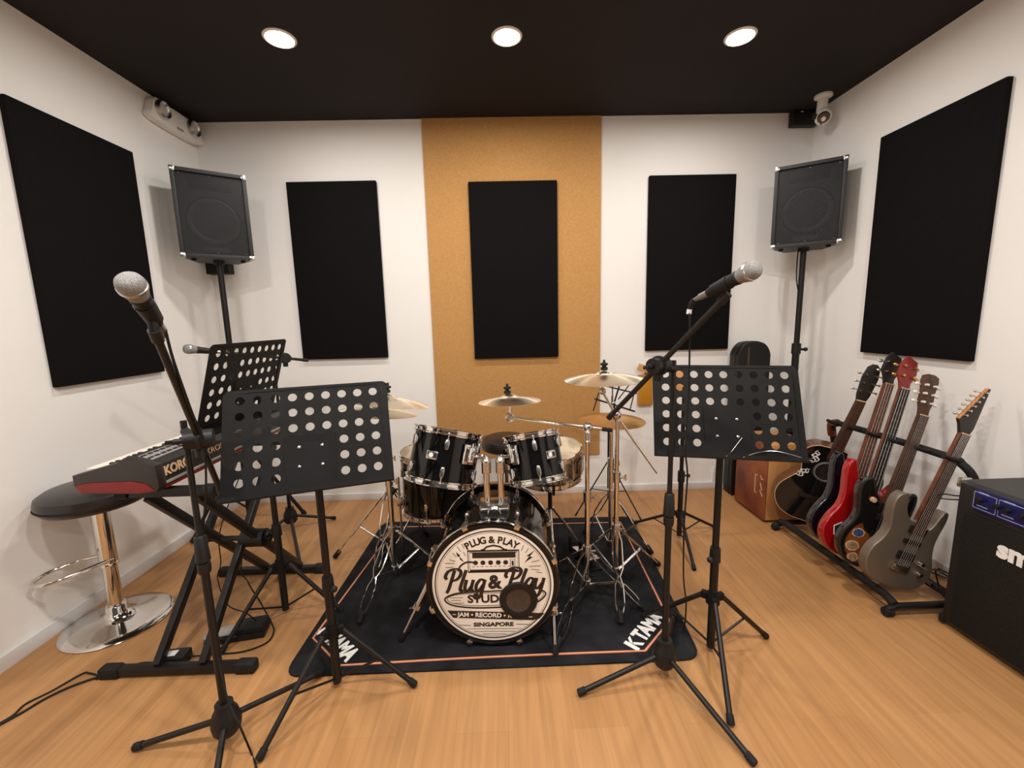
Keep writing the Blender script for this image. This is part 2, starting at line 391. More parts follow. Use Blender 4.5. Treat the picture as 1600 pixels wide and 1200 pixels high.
# ------------------------------------------------------------------ loudspeakers
def speaker(c, yaw, w, h, label):
    c = V(c); X = V((math.cos(yaw), math.sin(yaw), 0)); Y = V((-X.y, X.x, 0)); d = .27; wb = w * .6
    M = frame(c, (0, 0, 1), X)
    t = thing('loudspeaker', label, 'loudspeaker', c - V((0, 0, h / 2)) + Y * .12, 'black loudspeakers on poles')
    b = B(); tr = [(-w / 2, .03), (w / 2, .03), (wb / 2, d), (-wb / 2, d)]
    b.prism(tr, -h / 2, h / 2, M, .006)
    e = .022
    for sx in (-1, 1): b.box((sx * (w / 2 - e / 2), .018, 0), (e, .036, h), M, .004)
    for sz in (-1, 1): b.box((0, .018, sz * (h / 2 - e / 2)), (w, .036, e), M, .004)
    b.build('cabinet', 'tolex', t)
    k = B()
    D = M @ T(0, .032, -.03) @ RX(R(90))
    k.lathe([(0, -.012), (.045, -.014), (.05, -.02), (.105, .0), (.118, .006), (.13, .002), (.138, .004), (.138, -.002)], D, 40)
    k.build('woofer', 'cone', t)
    B().ring(.136, .005, M @ T(0, .029, -.03) @ RX(R(90)), 40).build('woofer_rim', 'blkp', t)
    B().box((0, .027, h * .355), (w * .56, .008, h * .13), M, .003).box((0, .024, h * .355), (w * .48, .008, h * .08), M, .003).build('horn', 'blkp', t)
    B().box((0, .027, -h * .40), (w * .36, .008, .03), M, .003).build('bass_port', 'kgrey' if False else 'cone', t)
    g = B().prism([(-w / 2 + e, -h / 2 + e), (w / 2 - e, -h / 2 + e), (w / 2 - e, h / 2 - e), (-w / 2 + e, h / 2 - e)], 0, .002, M @ T(0, .014, 0) @ RX(R(90)))
    g.build('grille', 'grille', t)
    for x in (-1, 0, 1):
        for z in (-1, 1): B().sphere((x * (w / 2 - .04), .0115, z * (h / 2 - .032)), .0035, M, 8).build('grille_screw', 'chrome', t)
    for sx in (-1, 1):
        for sz in (-1, 1):
            q = B(); cx, cz = sx * w / 2, sz * h / 2
            q.box((cx - sx * .012, .016, cz - sz * .012), (.029, .036, .029), M, .008)
            q.build('corner_protector', 'chromed', t)
    for sx in (-1, 1): B().lathe([(0, -.012), (.012, -.012), (.014, 0), (0, 0)], M @ T(sx * w * .34, .06, -h / 2), 12).build('rubber_foot', 'rub', t)
    B().lathe([(0, -.02), (.03, -.02), (.034, 0), (0, 0)], M @ T(0, .12, -h / 2), 16).build('pole_socket', 'blkp', t)
    return t
speaker((-1.70, 2.677, 1.995), R(33.5), .37, .50, 'black loudspeaker on a pole in the left corner, above the keyboard side')
speaker((1.914, 2.716, 1.998), R(-33.3), .37, .50, 'black loudspeaker on a pole in the right corner, above the guitars')
def speaker_stand(x, y, top, dirs, rad, label):
    t = thing('speaker_stand', label, 'speaker stand', (x, y, 0), 'speaker stands')
    B().cyl((x, y, .06), (x, y, 1.12), .022, 16).build('lower_tube', 'blk', t)
    B().cyl((x, y, 1.08), (x, y, top), .0175, 16).build('pole', 'blk', t)
    B().cyl((x, y, 1.06), (x, y, 1.13), .028, 16).cyl((x, y, 1.09), (x + .05, y - .02, 1.09), .008, 8).sphere((x + .05, y - .02, 1.09), .014, n=10).build('clamp_collar', 'blkp', t)
    B().cyl((x, y, .52), (x, y, .58), .03, 16).build('hub', 'blkp', t)
    for a in dirs:
        u = V((math.cos(R(a)), math.sin(R(a)), 0))
        o = V((x, y, 0)); leg(o + u * .025 + V((0, 0, .55)), o + u * rad + V((0, 0, .008)), .012, 'blk', t)
        B().cyl(o + u * (rad * .5) + V((0, 0, .29)), o + u * .02 + V((0, 0, .12)), .006, 8).build('brace', 'blk', t)
    return t
speaker_stand(-1.766, 2.777, 1.745, (14, 118, 232), .34, 'black tripod pole holding up the left loudspeaker')
speaker_stand(1.98, 2.816, 1.748, (80, -12, -86), .17, 'black tripod pole holding up the right loudspeaker')
b = B().tube(spline([(1.935, 2.80, 1.745), (1.925, 2.79, 1.66), (1.93, 2.79, 1.55), (1.955, 2.80, 1.47)], 6), .004, 6)
tag(b.build('speaker_cable', 'rub', loc=(1.93, 2.8, 1.45)), 'thin black cable hanging below the right loudspeaker', 'cable')
a = at(315, 400, 'y', 3.06); c = at(361, 428, 'y', 3.06)
b = B().box(((a.x + c.x) / 2, 3.07, (a.z + c.z) / 2), (abs(c.x - a.x), .062, abs(a.z - c.z)), bev=.004)
o = b.build('wall_bracket', 'blkp', loc=(a.x, YB, c.z)); tag(o, 'small black box on the back wall under the left loudspeaker', 'wall box')

# ------------------------------------------------------------------ emergency light, camera, black box
t = thing('emergency_light', 'white twin-lamp emergency light on the left wall, tight under the ceiling', 'emergency light', (XL, 2.88, 2.60))
M = frame((XL, 2.885, 2.603), (1, 0, 0), (0, 1, 0))
B().prism(spline([(-.19, -.065), (.19, -.065), (.2, .0), (.17, .062), (.1, .055), (0, .06), (-.1, .055), (-.17, .062), (-.2, 0)], 4, True), .001, .055, M, .012).build('housing', 'white', t)
for s_ in (-1, 1):
    h = B().lathe([(.052, 0), (.05, .02), (.044, .03), (.04, .022), (.02, .006), (0, .004)], M @ T(s_ * .125 - .01, .006, .05), 24).build('lamp_head', 'steel', t)
    B().sphere((0, 0, 0), .04, M @ T(s_ * .125 - .01, .006, .058), 16, (1, 1, .55)).build('lamp_cover', 'clear', h)
B().box((0, -.045, .056), (.05, .012, .004), M, .001).build('indicator_strip', 'kgrey', t)

p = at(1286, 182, 'y', 2.86)
t = thing('security_camera', 'small white dome security camera under the ceiling in the back right corner', 'camera', (p.x, 2.86, ZC))
B().lathe([(0, 0), (.05, 0), (.05, -.012), (.03, -.022), (0, -.022)], T(p.x, 2.87, ZC - .0005), 24).build('mounting_base', 'white', t)
aim = (CO - p).normalized(); aim = V((aim.x + .1, aim.y, aim.z - .15)).normalized()
b = B().tube([V((p.x, 2.87, ZC - .02)), p + V((0, .02, .03))], [.03, .028], 12); b.sphere(p, .046, n=24, sc=(1, 1, 1.15)); b.build('body', 'white', t)
M = frame(p + aim * .032, aim)
B().lathe([(0, .014), (.028, .013), (.034, .006), (.034, -.004)], M, 24).build('lens', 'glass', t)
B().sphere((.0, -.036, .008), .005, M, 8).build('indicator', 'bled', t)
B().box((-.05, 0, -.012), (.022, .03, .02), M, .004).build('side_port', 'blkp', t)
a = at(1239, 174, 'y', 3.06); c = at(1276, 196, 'y', 3.06)
t = thing('junction_box', 'small black box under the ceiling beside the security camera', 'junction box', ((a.x + c.x) / 2, YB, c.z))
B().box(((a.x + c.x) / 2, 3.075, (ZC + c.z) / 2 - .002), (c.x - a.x, .052, ZC - c.z - .004), bev=.004).build('case', 'blkp', t)
B().box(((a.x + c.x) / 2 - .03, 3.046, ZC - .016), (.018, .004, .006), bev=.001).build('status_light', 'white', t)
# ------------------------------------------------------------------ music stands
def desk_plate(w, h):
    """perforated sheet in local xz, 9 x 6 holes with a blank bracket field"""
    b = bmesh.new(); pit = .0505; r = .0138; n = 16; t = .0022
    xs = [(-4 + i) * pit for i in range(9)]; top = h / 2 - .036 + 0.0
    zs = [top - i * (h - .09) / 5 for i in range(6)]; pz = (h - .09) / 5
    ex = [x - pit / 2 for x in xs] + [xs[-1] + pit / 2]; ez = [z + pz / 2 for z in zs] + [zs[-1] - pz / 2]
    def face(ps): return b.faces.new([b.verts.new((p[0], 0, p[1])) for p in ps])
    for i in range(9):
        for j in range(6):
            x0, x1, z1, z0 = ex[i], ex[i + 1], ez[j], ez[j + 1]
            if j >= 3 and 3 <= i <= 5: face([(x0, z0), (x1, z0), (x1, z1), (x0, z1)]); continue
            hx, hz = (x1 - x0) / 2, (z1 - z0) / 2; out = []; inn = []
            for k in range(n):
                a = 2 * PI * k / n; ca, sa = math.cos(a), math.sin(a); q = min(hx / abs(ca) if abs(ca) > 1e-6 else 9, hz / abs(sa) if abs(sa) > 1e-6 else 9)
                out.append((xs[i] + ca * q, zs[j] + sa * q)); inn.append((xs[i] + ca * r, zs[j] + sa * r))
            cor = [(x1, z1), (x0, z1), (x0, z0), (x1, z0)]
            for k in range(n):
                k2 = (k + 1) % n; ps = [inn[k], out[k]]
                a0, a1 = 2 * PI * k / n, 2 * PI * (k + 1) / n
                for ci, cc in enumerate(cor):
                    ac = math.atan2(cc[1] - zs[j], cc[0] - xs[i]) % (2 * PI)
                    if a0 + 1e-4 < ac < a1 - 1e-4: ps.append(cc)
                ps += [out[k2], inn[k2]]; face(ps)
    W, Hh, cr = w / 2, h / 2, .018
    gx0, gx1, gz1, gz0 = ex[0], ex[-1], ez[0], ez[-1]
    def arc(cx, cz, a0): return [(cx + cr * math.cos(a0 + i * PI / 8), cz + cr * math.sin(a0 + i * PI / 8)) for i in range(5)]
    for i in range(9):
        face([(ex[i], gz1), (ex[i + 1], gz1), (ex[i + 1], Hh), (ex[i], Hh)]); face([(ex[i], -Hh), (ex[i + 1], -Hh), (ex[i + 1], gz0), (ex[i], gz0)])
    for j in range(6):
        face([(-W, ez[j + 1]), (gx0, ez[j + 1]), (gx0, ez[j]), (-W, ez[j])]); face([(gx1, ez[j + 1]), (W, ez[j + 1]), (W, ez[j]), (gx1, ez[j])])
    face([(gx1, gz1), (W, gz1)] + arc(W - cr, Hh - cr, 0) + [(gx1, Hh)])
    face([(gx0, gz1), (gx0, Hh)] + arc(-W + cr, Hh - cr, PI / 2) + [(-W, gz1)])
    face([(gx0, gz0), (-W, gz0), (-W, -Hh), (gx0, -Hh)]); face([(gx1, gz0), (gx1, -Hh), (W, -Hh), (W, gz0)])
    bmesh.ops.remove_doubles(b, verts=b.verts[:], dist=1e-5)
    bmesh.ops.solidify(b, geom=b.faces[:], thickness=t)
    rv = [(sx * pit * 1.0 * .62, zs[3 + k] - pz * .0) for sx in (-1, 1) for k in (0, 2)]
    return b, [(sx * .034, zs[3] - pz * .25 - k * .062) for sx in (-1, 1) for k in (0, 1)]
def music_stand(label, c, yaw, tilt, roll, w, h, pole, hub_z, tips, bot_z=.02, wires=False, knob=(-.03, .0)):
    c = V(c); M = T(*c) @ RZ(yaw) @ RX(tilt) @ RY(roll); px, py = pole
    t = thing('music_stand', label, 'music stand', (px, py, 0), 'black perforated music stands')
    pb, rv = desk_plate(w, h)
    B().bm(pb, M).build('desk', 'desk', t, smooth=30)
    B().box((0, -.02, -h / 2 + .001), (w - .01, .042, .0025), M).box((0, -.041, -h / 2 + .006), (w - .012, .0025, .012), M).build('ledge', 'desk', t)
    for x, z in rv: B().sphere((x, -.001, z), .0055, M, 10, (1, .5, 1)).build('rivet', 'chromed', t)
    bk = M @ V((0, .016, -.085)); ptop = V((px, py, bk.z - .02))
    b = B().box((0, .012, -.085), (.1, .02, .1), M, .004)
    b.tube([M @ V((0, .02, -.085)), V((px, py, ptop.z + .03)), ptop + V((0, 0, -.05))], [.018, .02, .016], 12); b.build('tilt_bracket', 'blkp', t)
    mid = max(hub_z + .17, .42)
    B().cyl((px, py, bot_z), (px, py, mid), .0155, 16).build('lower_tube', 'blk', t)
    B().cyl((px, py, mid - .03), (px, py, ptop.z), .0125, 14).build('pole', 'blk', t)
    k = B().cyl((px, py, mid - .03), (px, py, mid + .025), .021, 16, .0185)
    k.cyl((px, py, mid - .012), (px + knob[0], py + knob[1] - .02, mid - .012), .006, 8).sphere((px + knob[0], py + knob[1] - .022, mid - .012), .012, n=10); k.build('height_knob', 'blkp', t)
    hb = B().cyl((px, py, hub_z - .022), (px, py, hub_z + .02), .026, 18, .022)
    for q in tips:
        d = (V((q[0], q[1], 0)) - V((px, py, 0))).normalized(); hb.box((0, 0, 0), (.028, .02, .03), frame(V((px, py, hub_z)) + d * .03, (0, 0, 1), d), .004)
    hb.build('tripod_hub', 'desk', t)
    for q in tips:
        q = V((q[0], q[1], .009)); d = (V((q.x, q.y, 0)) - V((px, py, 0))).normalized()
        a0 = V((px, py, hub_z)) + d * .038; leg(a0, q, .0095, 'blk', t)
        mdl = a0.lerp(q, .5)
        bb = B().tube([mdl + V((0, 0, -.004)), V((px, py, bot_z + .02)) + d * .015], .0045, 8); bb.sphere(mdl, .0065, n=8); bb.build('brace', 'blk', t)
    if wires:
        for pts in wires:
            P = spline([M @ V(q) for q in pts], 5); B().tube(P, .0016, 6).build('page_holder', 'chromed', t)
    return t
def tripod(c, first, r): return [(c[0] + r * math.cos(R(first + k)), c[1] + r * math.sin(R(first + k))) for k in (0, 120, 240)]
A1 = G(404, 1192); A2 = G(650, 1074)
music_stand('black perforated music stand at the front left, beside the left microphone stand', (-.634, 1.347, .972), R(17), R(-26), R(-.2), .5, .35, (-.65, 1.404), .235,
            [(A1.x, A1.y), (A2.x, A2.y), (-.80, 1.675)], knob=(.03, .0))
A1 = G(1198, 998); A2 = G(1142, 1137)
music_stand('black perforated music stand at the front right, with thin wire page holders', (.787, 1.457, .9925), R(-11.6), R(-24.1), R(.8), .495, .342, (.797, 1.50), .235,
            [(A1.x, A1.y), (A2.x, A2.y), (.585, 1.70)],
            wires=[[(-.02, -.045, -.165), (.0, -.02, -.15), (.045, -.004, -.095)], [(.03, -.045, -.168), (.09, -.01, -.145), (.155, -.006, -.138), (.24, -.045, -.170)]])
A1 = G(345, 1024); A2 = G(535, 957)
music_stand('black perforated music stand behind the keyboard, turned to face the left wall', (-1.085, 1.79, 1.105), R(88), R(17), 0, .5, .345, (-1.052, 1.825), .25,
            [(A1.x, A1.y), (A2.x, A2.y), (-1.22, 2.1)])

# ------------------------------------------------------------------ microphones and their stands
def mic_stand(label, base, tips, jz, jtop, jbot, hub_h=.12, grip=True, mic_dir=None, offset=None):
    x, y = base; t = thing('microphone_stand', label, 'microphone stand', (x, y, 0), 'black boom microphone stands')
    B().lathe([(0, .045), (.03, .045), (.04, .06), (.043, .085), (.036, .118), (.026, .135), (.026, .15), (0, .15)], T(x, y, 0), 24).build('tripod_hub', 'blkp', t)
    for q in tips:
        q = V((q[0], q[1], .012)); d = (V((q.x, q.y, 0)) - V((x, y, 0))).normalized()
        leg(V((x, y, .088)) + d * .03, q, .0095, 'blk', t)
    B().cyl((x, y, .14), (x, y, .62), .0115, 16).build('lower_tube', 'blk', t)
    B().cyl((x, y, .6), (x, y, jz), .0085, 14).build('upper_tube', 'blk', t)
    B().lathe([(0, .60), (.016, .60), (.018, .61), (.018, .63), (.014, .632), (.020, .64), (.016, .715), (.012, .72), (0, .72)], T(x, y, 0), 20).build('height_grip', 'blkp', t)
    J = V((x, y, jz)); top = V(jtop); bot = V(jbot); d = (top - bot).normalized()
    near = bot + d * ((J - bot).dot(d)); side = (near - J); side = side.normalized() if side.length > .002 else V((1, 0, 0))
    B().tube([bot, bot + d * .03, bot + d * .031, top], [.0105, .0105, .0085, .0085], 14).build('boom_arm', 'blk', t)
    ax = d.cross(V((0, 0, 1))).normalized()
    ck = B().cyl(near - ax * .034, near + ax * .034, .026, 20).cyl(near - ax * .006, near + ax * .006, .032, 20)
    ck.cyl(near + V((0, 0, -.05)), near, .014, 14); ck.tube([J - V((0, 0, .03)), near], .012, 10)
    ck.build('boom_clutch', 'blkp', t)
    kb = B().cyl(near + ax * .03, near + ax * .058, .008, 10); kb.box((0, 0, 0), (.012, .008, .034), frame(near + ax * .06, ax, (0, 0, 1)), .003); kb.build('clutch_knob', 'blkp', t)
    if mic_dir is not None:
        C0, md = mic_dir; Mc = frame(C0, md)
        cl = B().lathe([(.0150, -.032), (.0165, -.032), (.0192, .022), (.0175, .022), (.0150, -.032)], Mc, 20)
        cl.tube([C0 - md * .02, top + (C0 - top) * .4, top], [.010, .009, .010], 10); cl.cyl(top - d * .02, top + d * .012, .012, 12)
        cl.build('microphone_clip', 'blkp', t)
    return t
def microphone(label, ball, tail, silver_ring=True):
    d = (V(ball) - V(tail)).normalized(); M = frame(V(ball), d); L_ = (V(ball) - V(tail)).length
    t = thing('microphone', label, 'microphone', V(tail), 'vocal microphones on stands')
    B().lathe([(.0178, -.031), (.0215, -.018), (.0243, -.006)], M, 28).lathe([(.0243, .002), (.0245, .008), (.022, .0165), (.0165, .0225), (.009, .0255), (0, .0262)], M, 28).build('grille', 'wire', t)
    B().lathe([(.0243, -.006), (.0258, -.005), (.0258, .001), (.0243, .002)], M, 28).build('grille_band', 'steel', t)
    B().lathe([(.0178, -.031), (.0188, -.033), (.0188, -.039), (.0175, -.045), (.0165, -.07), (.0118, -L_ + .004), (.0105, -L_), (0, -L_)], M, 24).build('handle', 'blkp', t)
    B().lathe([(0, -L_ - .052), (.0055, -L_ - .052), (.0075, -L_ - .03), (.0098, -L_ - .028), (.0098, -L_ - .0), (0, -L_ - .0)], M, 18).build('plug', 'steel', t)
    return t, M, d
# right: boom up to the right
P0 = at(1172, 424, 'y', 1.08); P1 = at(1100, 461, 'y', 1.21); mdir = (P0 - P1).normalized(); P1 = P0 - mdir * .135
bt = at(1133, 464, 'y', 1.165); base = (.568, 1.393); jz = 1.185
bb_ = at(951, 653, 'y', 1.50)
q1 = G(903, 1088); q2 = G(1180, 1200)
mic_stand('black boom microphone stand at the front right with its boom rising to the right', base, [(q1.x, q1.y), (q2.x, q2.y), (.73, 1.70)], jz, bt, bb_, mic_dir=(P0 - mdir * .085, mdir))
mt_, Mm_, md_ = microphone('silver-grilled microphone on the right boom stand, pointing up to the right', P0, P1)
e_ = P1 - md_ * .05
B().tube([P1 - md_ * .048, e_ - md_ * .012 + V((0, 0, -.006)), e_ - md_ * .018 + V((0, 0, -.022))], [.0075, .0075, .0065], 10).build('angled_connector', 'blkp', mt_)
B().cyl(e_ - md_ * .018 + V((0, 0, -.020)), e_ - md_ * .020 + V((0, 0, -.033)), .0072, 12).build('connector_tip', 'white', mt_)
# left: boom towards the camera
P0 = at(206, 447, 'y', .85); P1 = at(244, 503, 'y', .945); mdir = (P0 - P1).normalized(); P1 = P0 - mdir * .13
bt = at(243, 522, 'y', .93); base2 = (-.92, 1.2); bb2 = at(346, 770, 'y', 1.36)
q1 = G(210, 1173); q2 = G(505, 1054)
mic_stand('black boom microphone stand at the front left with its boom leaning left towards the viewer', base2, [(q1.x, q1.y), (q2.x, q2.y), (-.80, .91)], 1.07, bt, bb2, mic_dir=(P0 - mdir * .08, mdir))
microphone('silver-grilled microphone at the top of the left boom stand, facing the viewer', P0, P1)
# back left stand with a level boom behind the keyboard stand
b3 = G(456, 826); bl_ = at(332, 549, 'y', 2.28); br_ = at(481, 563, 'y', 2.62)
q1 = G(525, 812); q2 = G(470, 888); q3 = G(398, 852)
Jp = (b3.x, b3.y); jt = bl_.lerp(br_, .75)
mic_stand('black microphone stand in the back left with a level boom behind the keyboard', Jp, [(q1.x, q1.y), (q2.x, q2.y), (q3.x, q3.y)], 1.12, bl_, br_)
dd = (bl_ - br_).normalized()
microphone('grey microphone at the back left, peeping out behind the music stand by the keyboard', bl_ + dd * .10, bl_ - dd * .02)

# ------------------------------------------------------------------ microphone cables
def cable(name, label, pts, r=.0032, m='rub', n=6, cat='cable', grp=None):
    o = B().tube(spline(pts, n), r, 6).build(name, m, loc=pts[-1]); tag(o, label, cat, grp); return o
c0 = at(1080, 476, 'y', 1.22); c1 = at(1078, 500, 'y', 1.25); c2 = at(1076, 620, 'y', 1.30)
cable('microphone_cable', 'black cable hanging straight down from the right microphone', [e_ - md_ * .020 + V((0, 0, -.034)), c1 + V((0, 0, -.01)), c2, at(1071, 700, 'y', 1.33), at(1074, 745, 'y', 1.37), at(1069, 820, 'y', 1.42), at(1068, 900, 'y', 1.47), at(1072, 945, 'y', 1.49), G(1068, 985, .02), G(1055, 1010, .012), G(1044, 1032, .012), (.60, 1.50, .012)])
cable('microphone_cable', 'black cable running down beside the boom of the left microphone stand', [P1 - mdir * .045, at(258, 515, 'y', .97), at(270, 560, 'y', 1.0), at(288, 612, 'y', 1.04), at(302, 650, 'y', 1.10), at(318, 690, 'y', 1.16), at(322, 760, 'y', 1.2), at(318, 850, 'y', 1.22), at(330, 960, 'y', 1.22), at(352, 1080, 'y', 1.17), at(375, 1135, 'y', 1.14), G(392, 1175, .006), G(400, 1198, .006), G(402, 1230, .006)])

# ------------------------------------------------------------------ bar stool
sx, sy = -1.813, 1.815
t = thing('bar_stool', 'round black-seated chrome bar stool against the left wall behind the keyboard', 'bar stool', (sx, sy, 0))
M = T(sx, sy, 0)
B().lathe([(0, .001), (.198, .001), (.201, .005), (.196, .010), (.15, .017), (.09, .027), (.055, .04), (.042, .06), (.040, .085), (.036, .09), (0, .09)], M, 56).build('base', 'chrome', t)
B().cyl((sx, sy, .085), (sx, sy, .30), .0275, 24).build('outer_tube', 'chrome', t)
B().cyl((sx, sy, .285), (sx, sy, .585), .0335, 24).lathe([(.0275, .280), (.0355, .283), (.0355, .292), (.0335, .295)], M, 24).build('column', 'chrome', t)
pts = [(sx + .03, sy - .005, .315), (sx - .04, sy - .10, .303), (sx - .11, sy - .165, .295), (sx - .17, sy - .16, .295), (sx - .19, sy - .08, .297), (sx - .12, sy - .0, .305), (sx - .02, sy + .03, .318)]
B().tube(spline(pts, 8), .008, 10).build('footrest', 'chrome', t)
B().lathe([(0, .57), (.14, .57), (.176, .58), (.190, .597), (.194, .62), (.188, .644), (.165, .66), (.08, .668), (0, .669)], M, 48).build('seat', 'leather', t)
B().ring(.1925, .004, T(sx, sy, .606), 48, 6).build('seat_piping', 'rub', t)
b = B().tube(spline([(sx, sy + .03, .565), (sx + .03, sy + .1, .56), (sx + .05, sy + .15, .55)], 5), .005, 8); b.build('lever', 'chrome', t)

# ------------------------------------------------------------------ keyboard on its stand
kx0, kx1, ky0, ky1 = -1.485, -1.222, 1.425, 2.35
t = thing('keyboard', 'dark keyboard synthesizer with red trim on the X-shaped stand, keys towards the left wall', 'keyboard', (-1.335, 1.89, .765))
def KM(y): return frame((0, y, 0), (0, 1, 0), (1, 0, 0)) # local x->X, local y->-Z
def sec(ps): return [(x, -z) for x, z in ps]
prof = [(kx0, .785), (kx0 + .02, .772), (kx1 - .05, .765), (kx1 + .0, .772), (kx1 + .012, .79), (kx1 + .006, .860), (kx1 - .10, .889), (kx1 - .106, .838), (kx0, .826)]
B().prism(sec(prof), ky0 + .035, ky1 - .03, KM(0), .002).build('case', 'kbody', t)
endp = [(kx0 - .012, .80), (kx0 + .01, .772), (kx1 - .05, .763), (kx1 + .004, .770), (kx1 + .016, .79), (kx1 + .010, .864), (kx1 - .095, .894), (kx1 - .115, .880), (kx0 + .02, .846), (kx0 - .012, .838)]
for i, (ya, yb) in enumerate(((ky0, ky0 + .036), (ky1 - .032, ky1))):
    e = B().prism(sec(endp), ya, yb, KM(0), .006).build('end_cheek', 'kbody', t)
    if i == 0:
        rp = [(kx0 - .006, .803), (kx0 + .012, .778), (kx1 - .05, .769), (kx1 + .0, .776), (kx1 - .03, .802), (kx1 - .07, .812), (kx0 + .05, .812)]
        B().prism(sec(rp), ya - .004, ya + .001, KM(0), .0015).build('red_inlay', 'kred', e)['label'] = 'deep red panel on the near end of the keyboard'
nk = 36; kl = (ky1 - ky0 - .075) / nk
wk = B()
for i in range(nk): wk.box((kx0 + .08, ky0 + .04 + kl * (i + .5), .841), (.158, kl - .0012, .018), bev=.0015, seg=1)
wk.build('white_keys', 'ivory', t)
bk = B()
for i in range(nk - 1):
    if (i % 7) in (0, 1, 3, 4, 5): bk.box((kx0 + .112, ky0 + .04 + kl * (i + 1), .856), (.094, .0115, .014), bev=.002, seg=1)
bk.build('black_keys', 'ebony', t)
Mtop = frame((kx1 - .060, 0, .8782), (.264, 0, .9645), (.9645, 0, -.264))
gp = B()
for ya, yb in ((.05, .20), (.215, .37), (.39, .55), (.70, .86)):
    gp.box((0, ky0 + (ya + yb) / 2, .001), (.052, yb - ya, .003), Mtop, .001)
gp.build('button_strips', 'kgrey', t)
for k in range(28):
    if 9 <= k < 11 or 21 <= k < 26: continue
    for r_ in (0, 1): B().box((.012 - .026 * r_, ky0 + .06 + k * .028, .003), (.009, .02, .003), Mtop).build('button', 'kbody', t)
st = B().box((kx1 + .0135, (ky0 + ky1) / 2, .7925), (.004, ky1 - ky0 - .07, .010), bev=.001); st.build('silver_strip', 'kgrey', t)
st = B().box((kx1 + .008, (ky0 + ky1) / 2, .7765), (.006, ky1 - ky0 - .07, .010), bev=.001); st.build('red_stripe', 'kred', t)
nv = V((.995, 0, .08)); Mk = frame((kx1 + .0085, ky0 + .098, .830), nv, (0, 1, 0))
B().text('KORG', .046, Mk, .0012, bold=.0016, sx=.92).build('brand_lettering', 'cream', t)
B().text('KROSS', .034, frame((kx1 + .0085, ky0 + .315, .832), nv, (0, 1, 0)), .0008, sx=1.2).build('model_lettering', 'cream', t)
B().box((0, ky0 + .62, .001), (.05, .10, .004), Mtop, .001).build('display', 'glass', t)
for k in range(4): B().lathe([(0, 0), (.009, 0), (.0075, .014), (0, .015)], Mtop @ T(0, ky0 + (.575 if k == 0 else .875 + .03 * k - .03), .001), 12).build('knob', 'blkp', t)

t = thing('keyboard_stand', 'black double X-braced keyboard stand standing on the floor under the keyboard', 'keyboard stand', (-1.28, 1.82, 0))
fa, fb = G(178, 1055), G(386, 1049)
for (xa, xb, y, nm) in ((fa.x, fb.x, 1.492, 'front'), (-1.53, -1.02, 2.15, 'back')):
    o = B().box(((xa + xb) / 2, y, .024), (xb - xa, .034, .034), bev=.006).build('foot_bar', 'blk', t)
    for xe in (xa, xb): B().box((xe, y, .023), (.075, .044, .044), bev=.01).build('rubber_end', 'rub', o)
def beam(x, y0, z0, y1, z1):
    a = V((x, y0, z0)); b = V((x, y1, z1)); B().box((0, 0, (b - a).length / 2), (.028, .034, (b - a).length), frame(a, b - a, (1, 0, 0)), .005).build('beam', 'blk', t)
beam(-1.375, 1.492, .04, 2.14, .725); beam(-1.20, 1.492, .04, 2.14, .725)
beam(-1.315, 2.15, .04, 1.50, .725); beam(-1.135, 2.15, .04, 1.50, .725)
for y in (1.50, 2.14):
    o = B().box((-1.245, y, .743), (.33, .034, .034), bev=.006).build('support_arm', 'blk', t)
    for xe in (-1.395, -1.085): B().cyl((xe - .02, y, .743), (xe + .02, y, .743), .024, 16).build('end_cap', 'rub', o)
B().cyl((-1.40, 1.82, .385), (-1.11, 1.82, .385), .012, 12).cyl((-1.20, 1.82, .385), (-1.10, 1.82, .385), .04, 24).build('pivot', 'blkp', t)
B().box((-1.09, 1.82, .385), (.012, .02, .07), bev=.004).cyl((-1.10, 1.82, .385), (-1.075, 1.82, .385), .014, 12).build('lock_lever', 'blkp', t)

p = G(375, 992)
t = thing('sustain_pedal', 'black sustain pedal with a silver plate on the floor beside the keyboard stand', 'pedal', (p.x, p.y, 0))
M = T(p.x, p.y, 0) @ RZ(R(12))
B().prism([(-.12, -.045), (.11, -.05), (.11, .05), (-.12, .045)], .002, .026, M, .006).box((.055, 0, .036), (.11, .085, .03), M, .01).build('housing', 'blkp', t)
B().prism(spline([(-.125, -.03), (-.06, -.034), (0, -.03), (.0, .03), (-.06, .034), (-.125, .03)], 4, True), .030, .036, M @ RY(R(-4)), .002).build('treadle', 'steel', t)
p = G(276, 1034)
t = thing('power_adapter', 'black power adapter with a white label lying by the keyboard stand foot', 'power adapter', (p.x, p.y, 0))
M = T(p.x + .005, 1.545, 0) @ RZ(R(6))
B().box((0, 0, .024), (.095, .06, .044), M, .006).build('case', 'blkp', t)
B().box((-.012, .0, .0464), (.04, .03, .001), M).box((-.01, -.0303, .022), (.03, .001, .022), M).build('label_sticker', 'white', t)

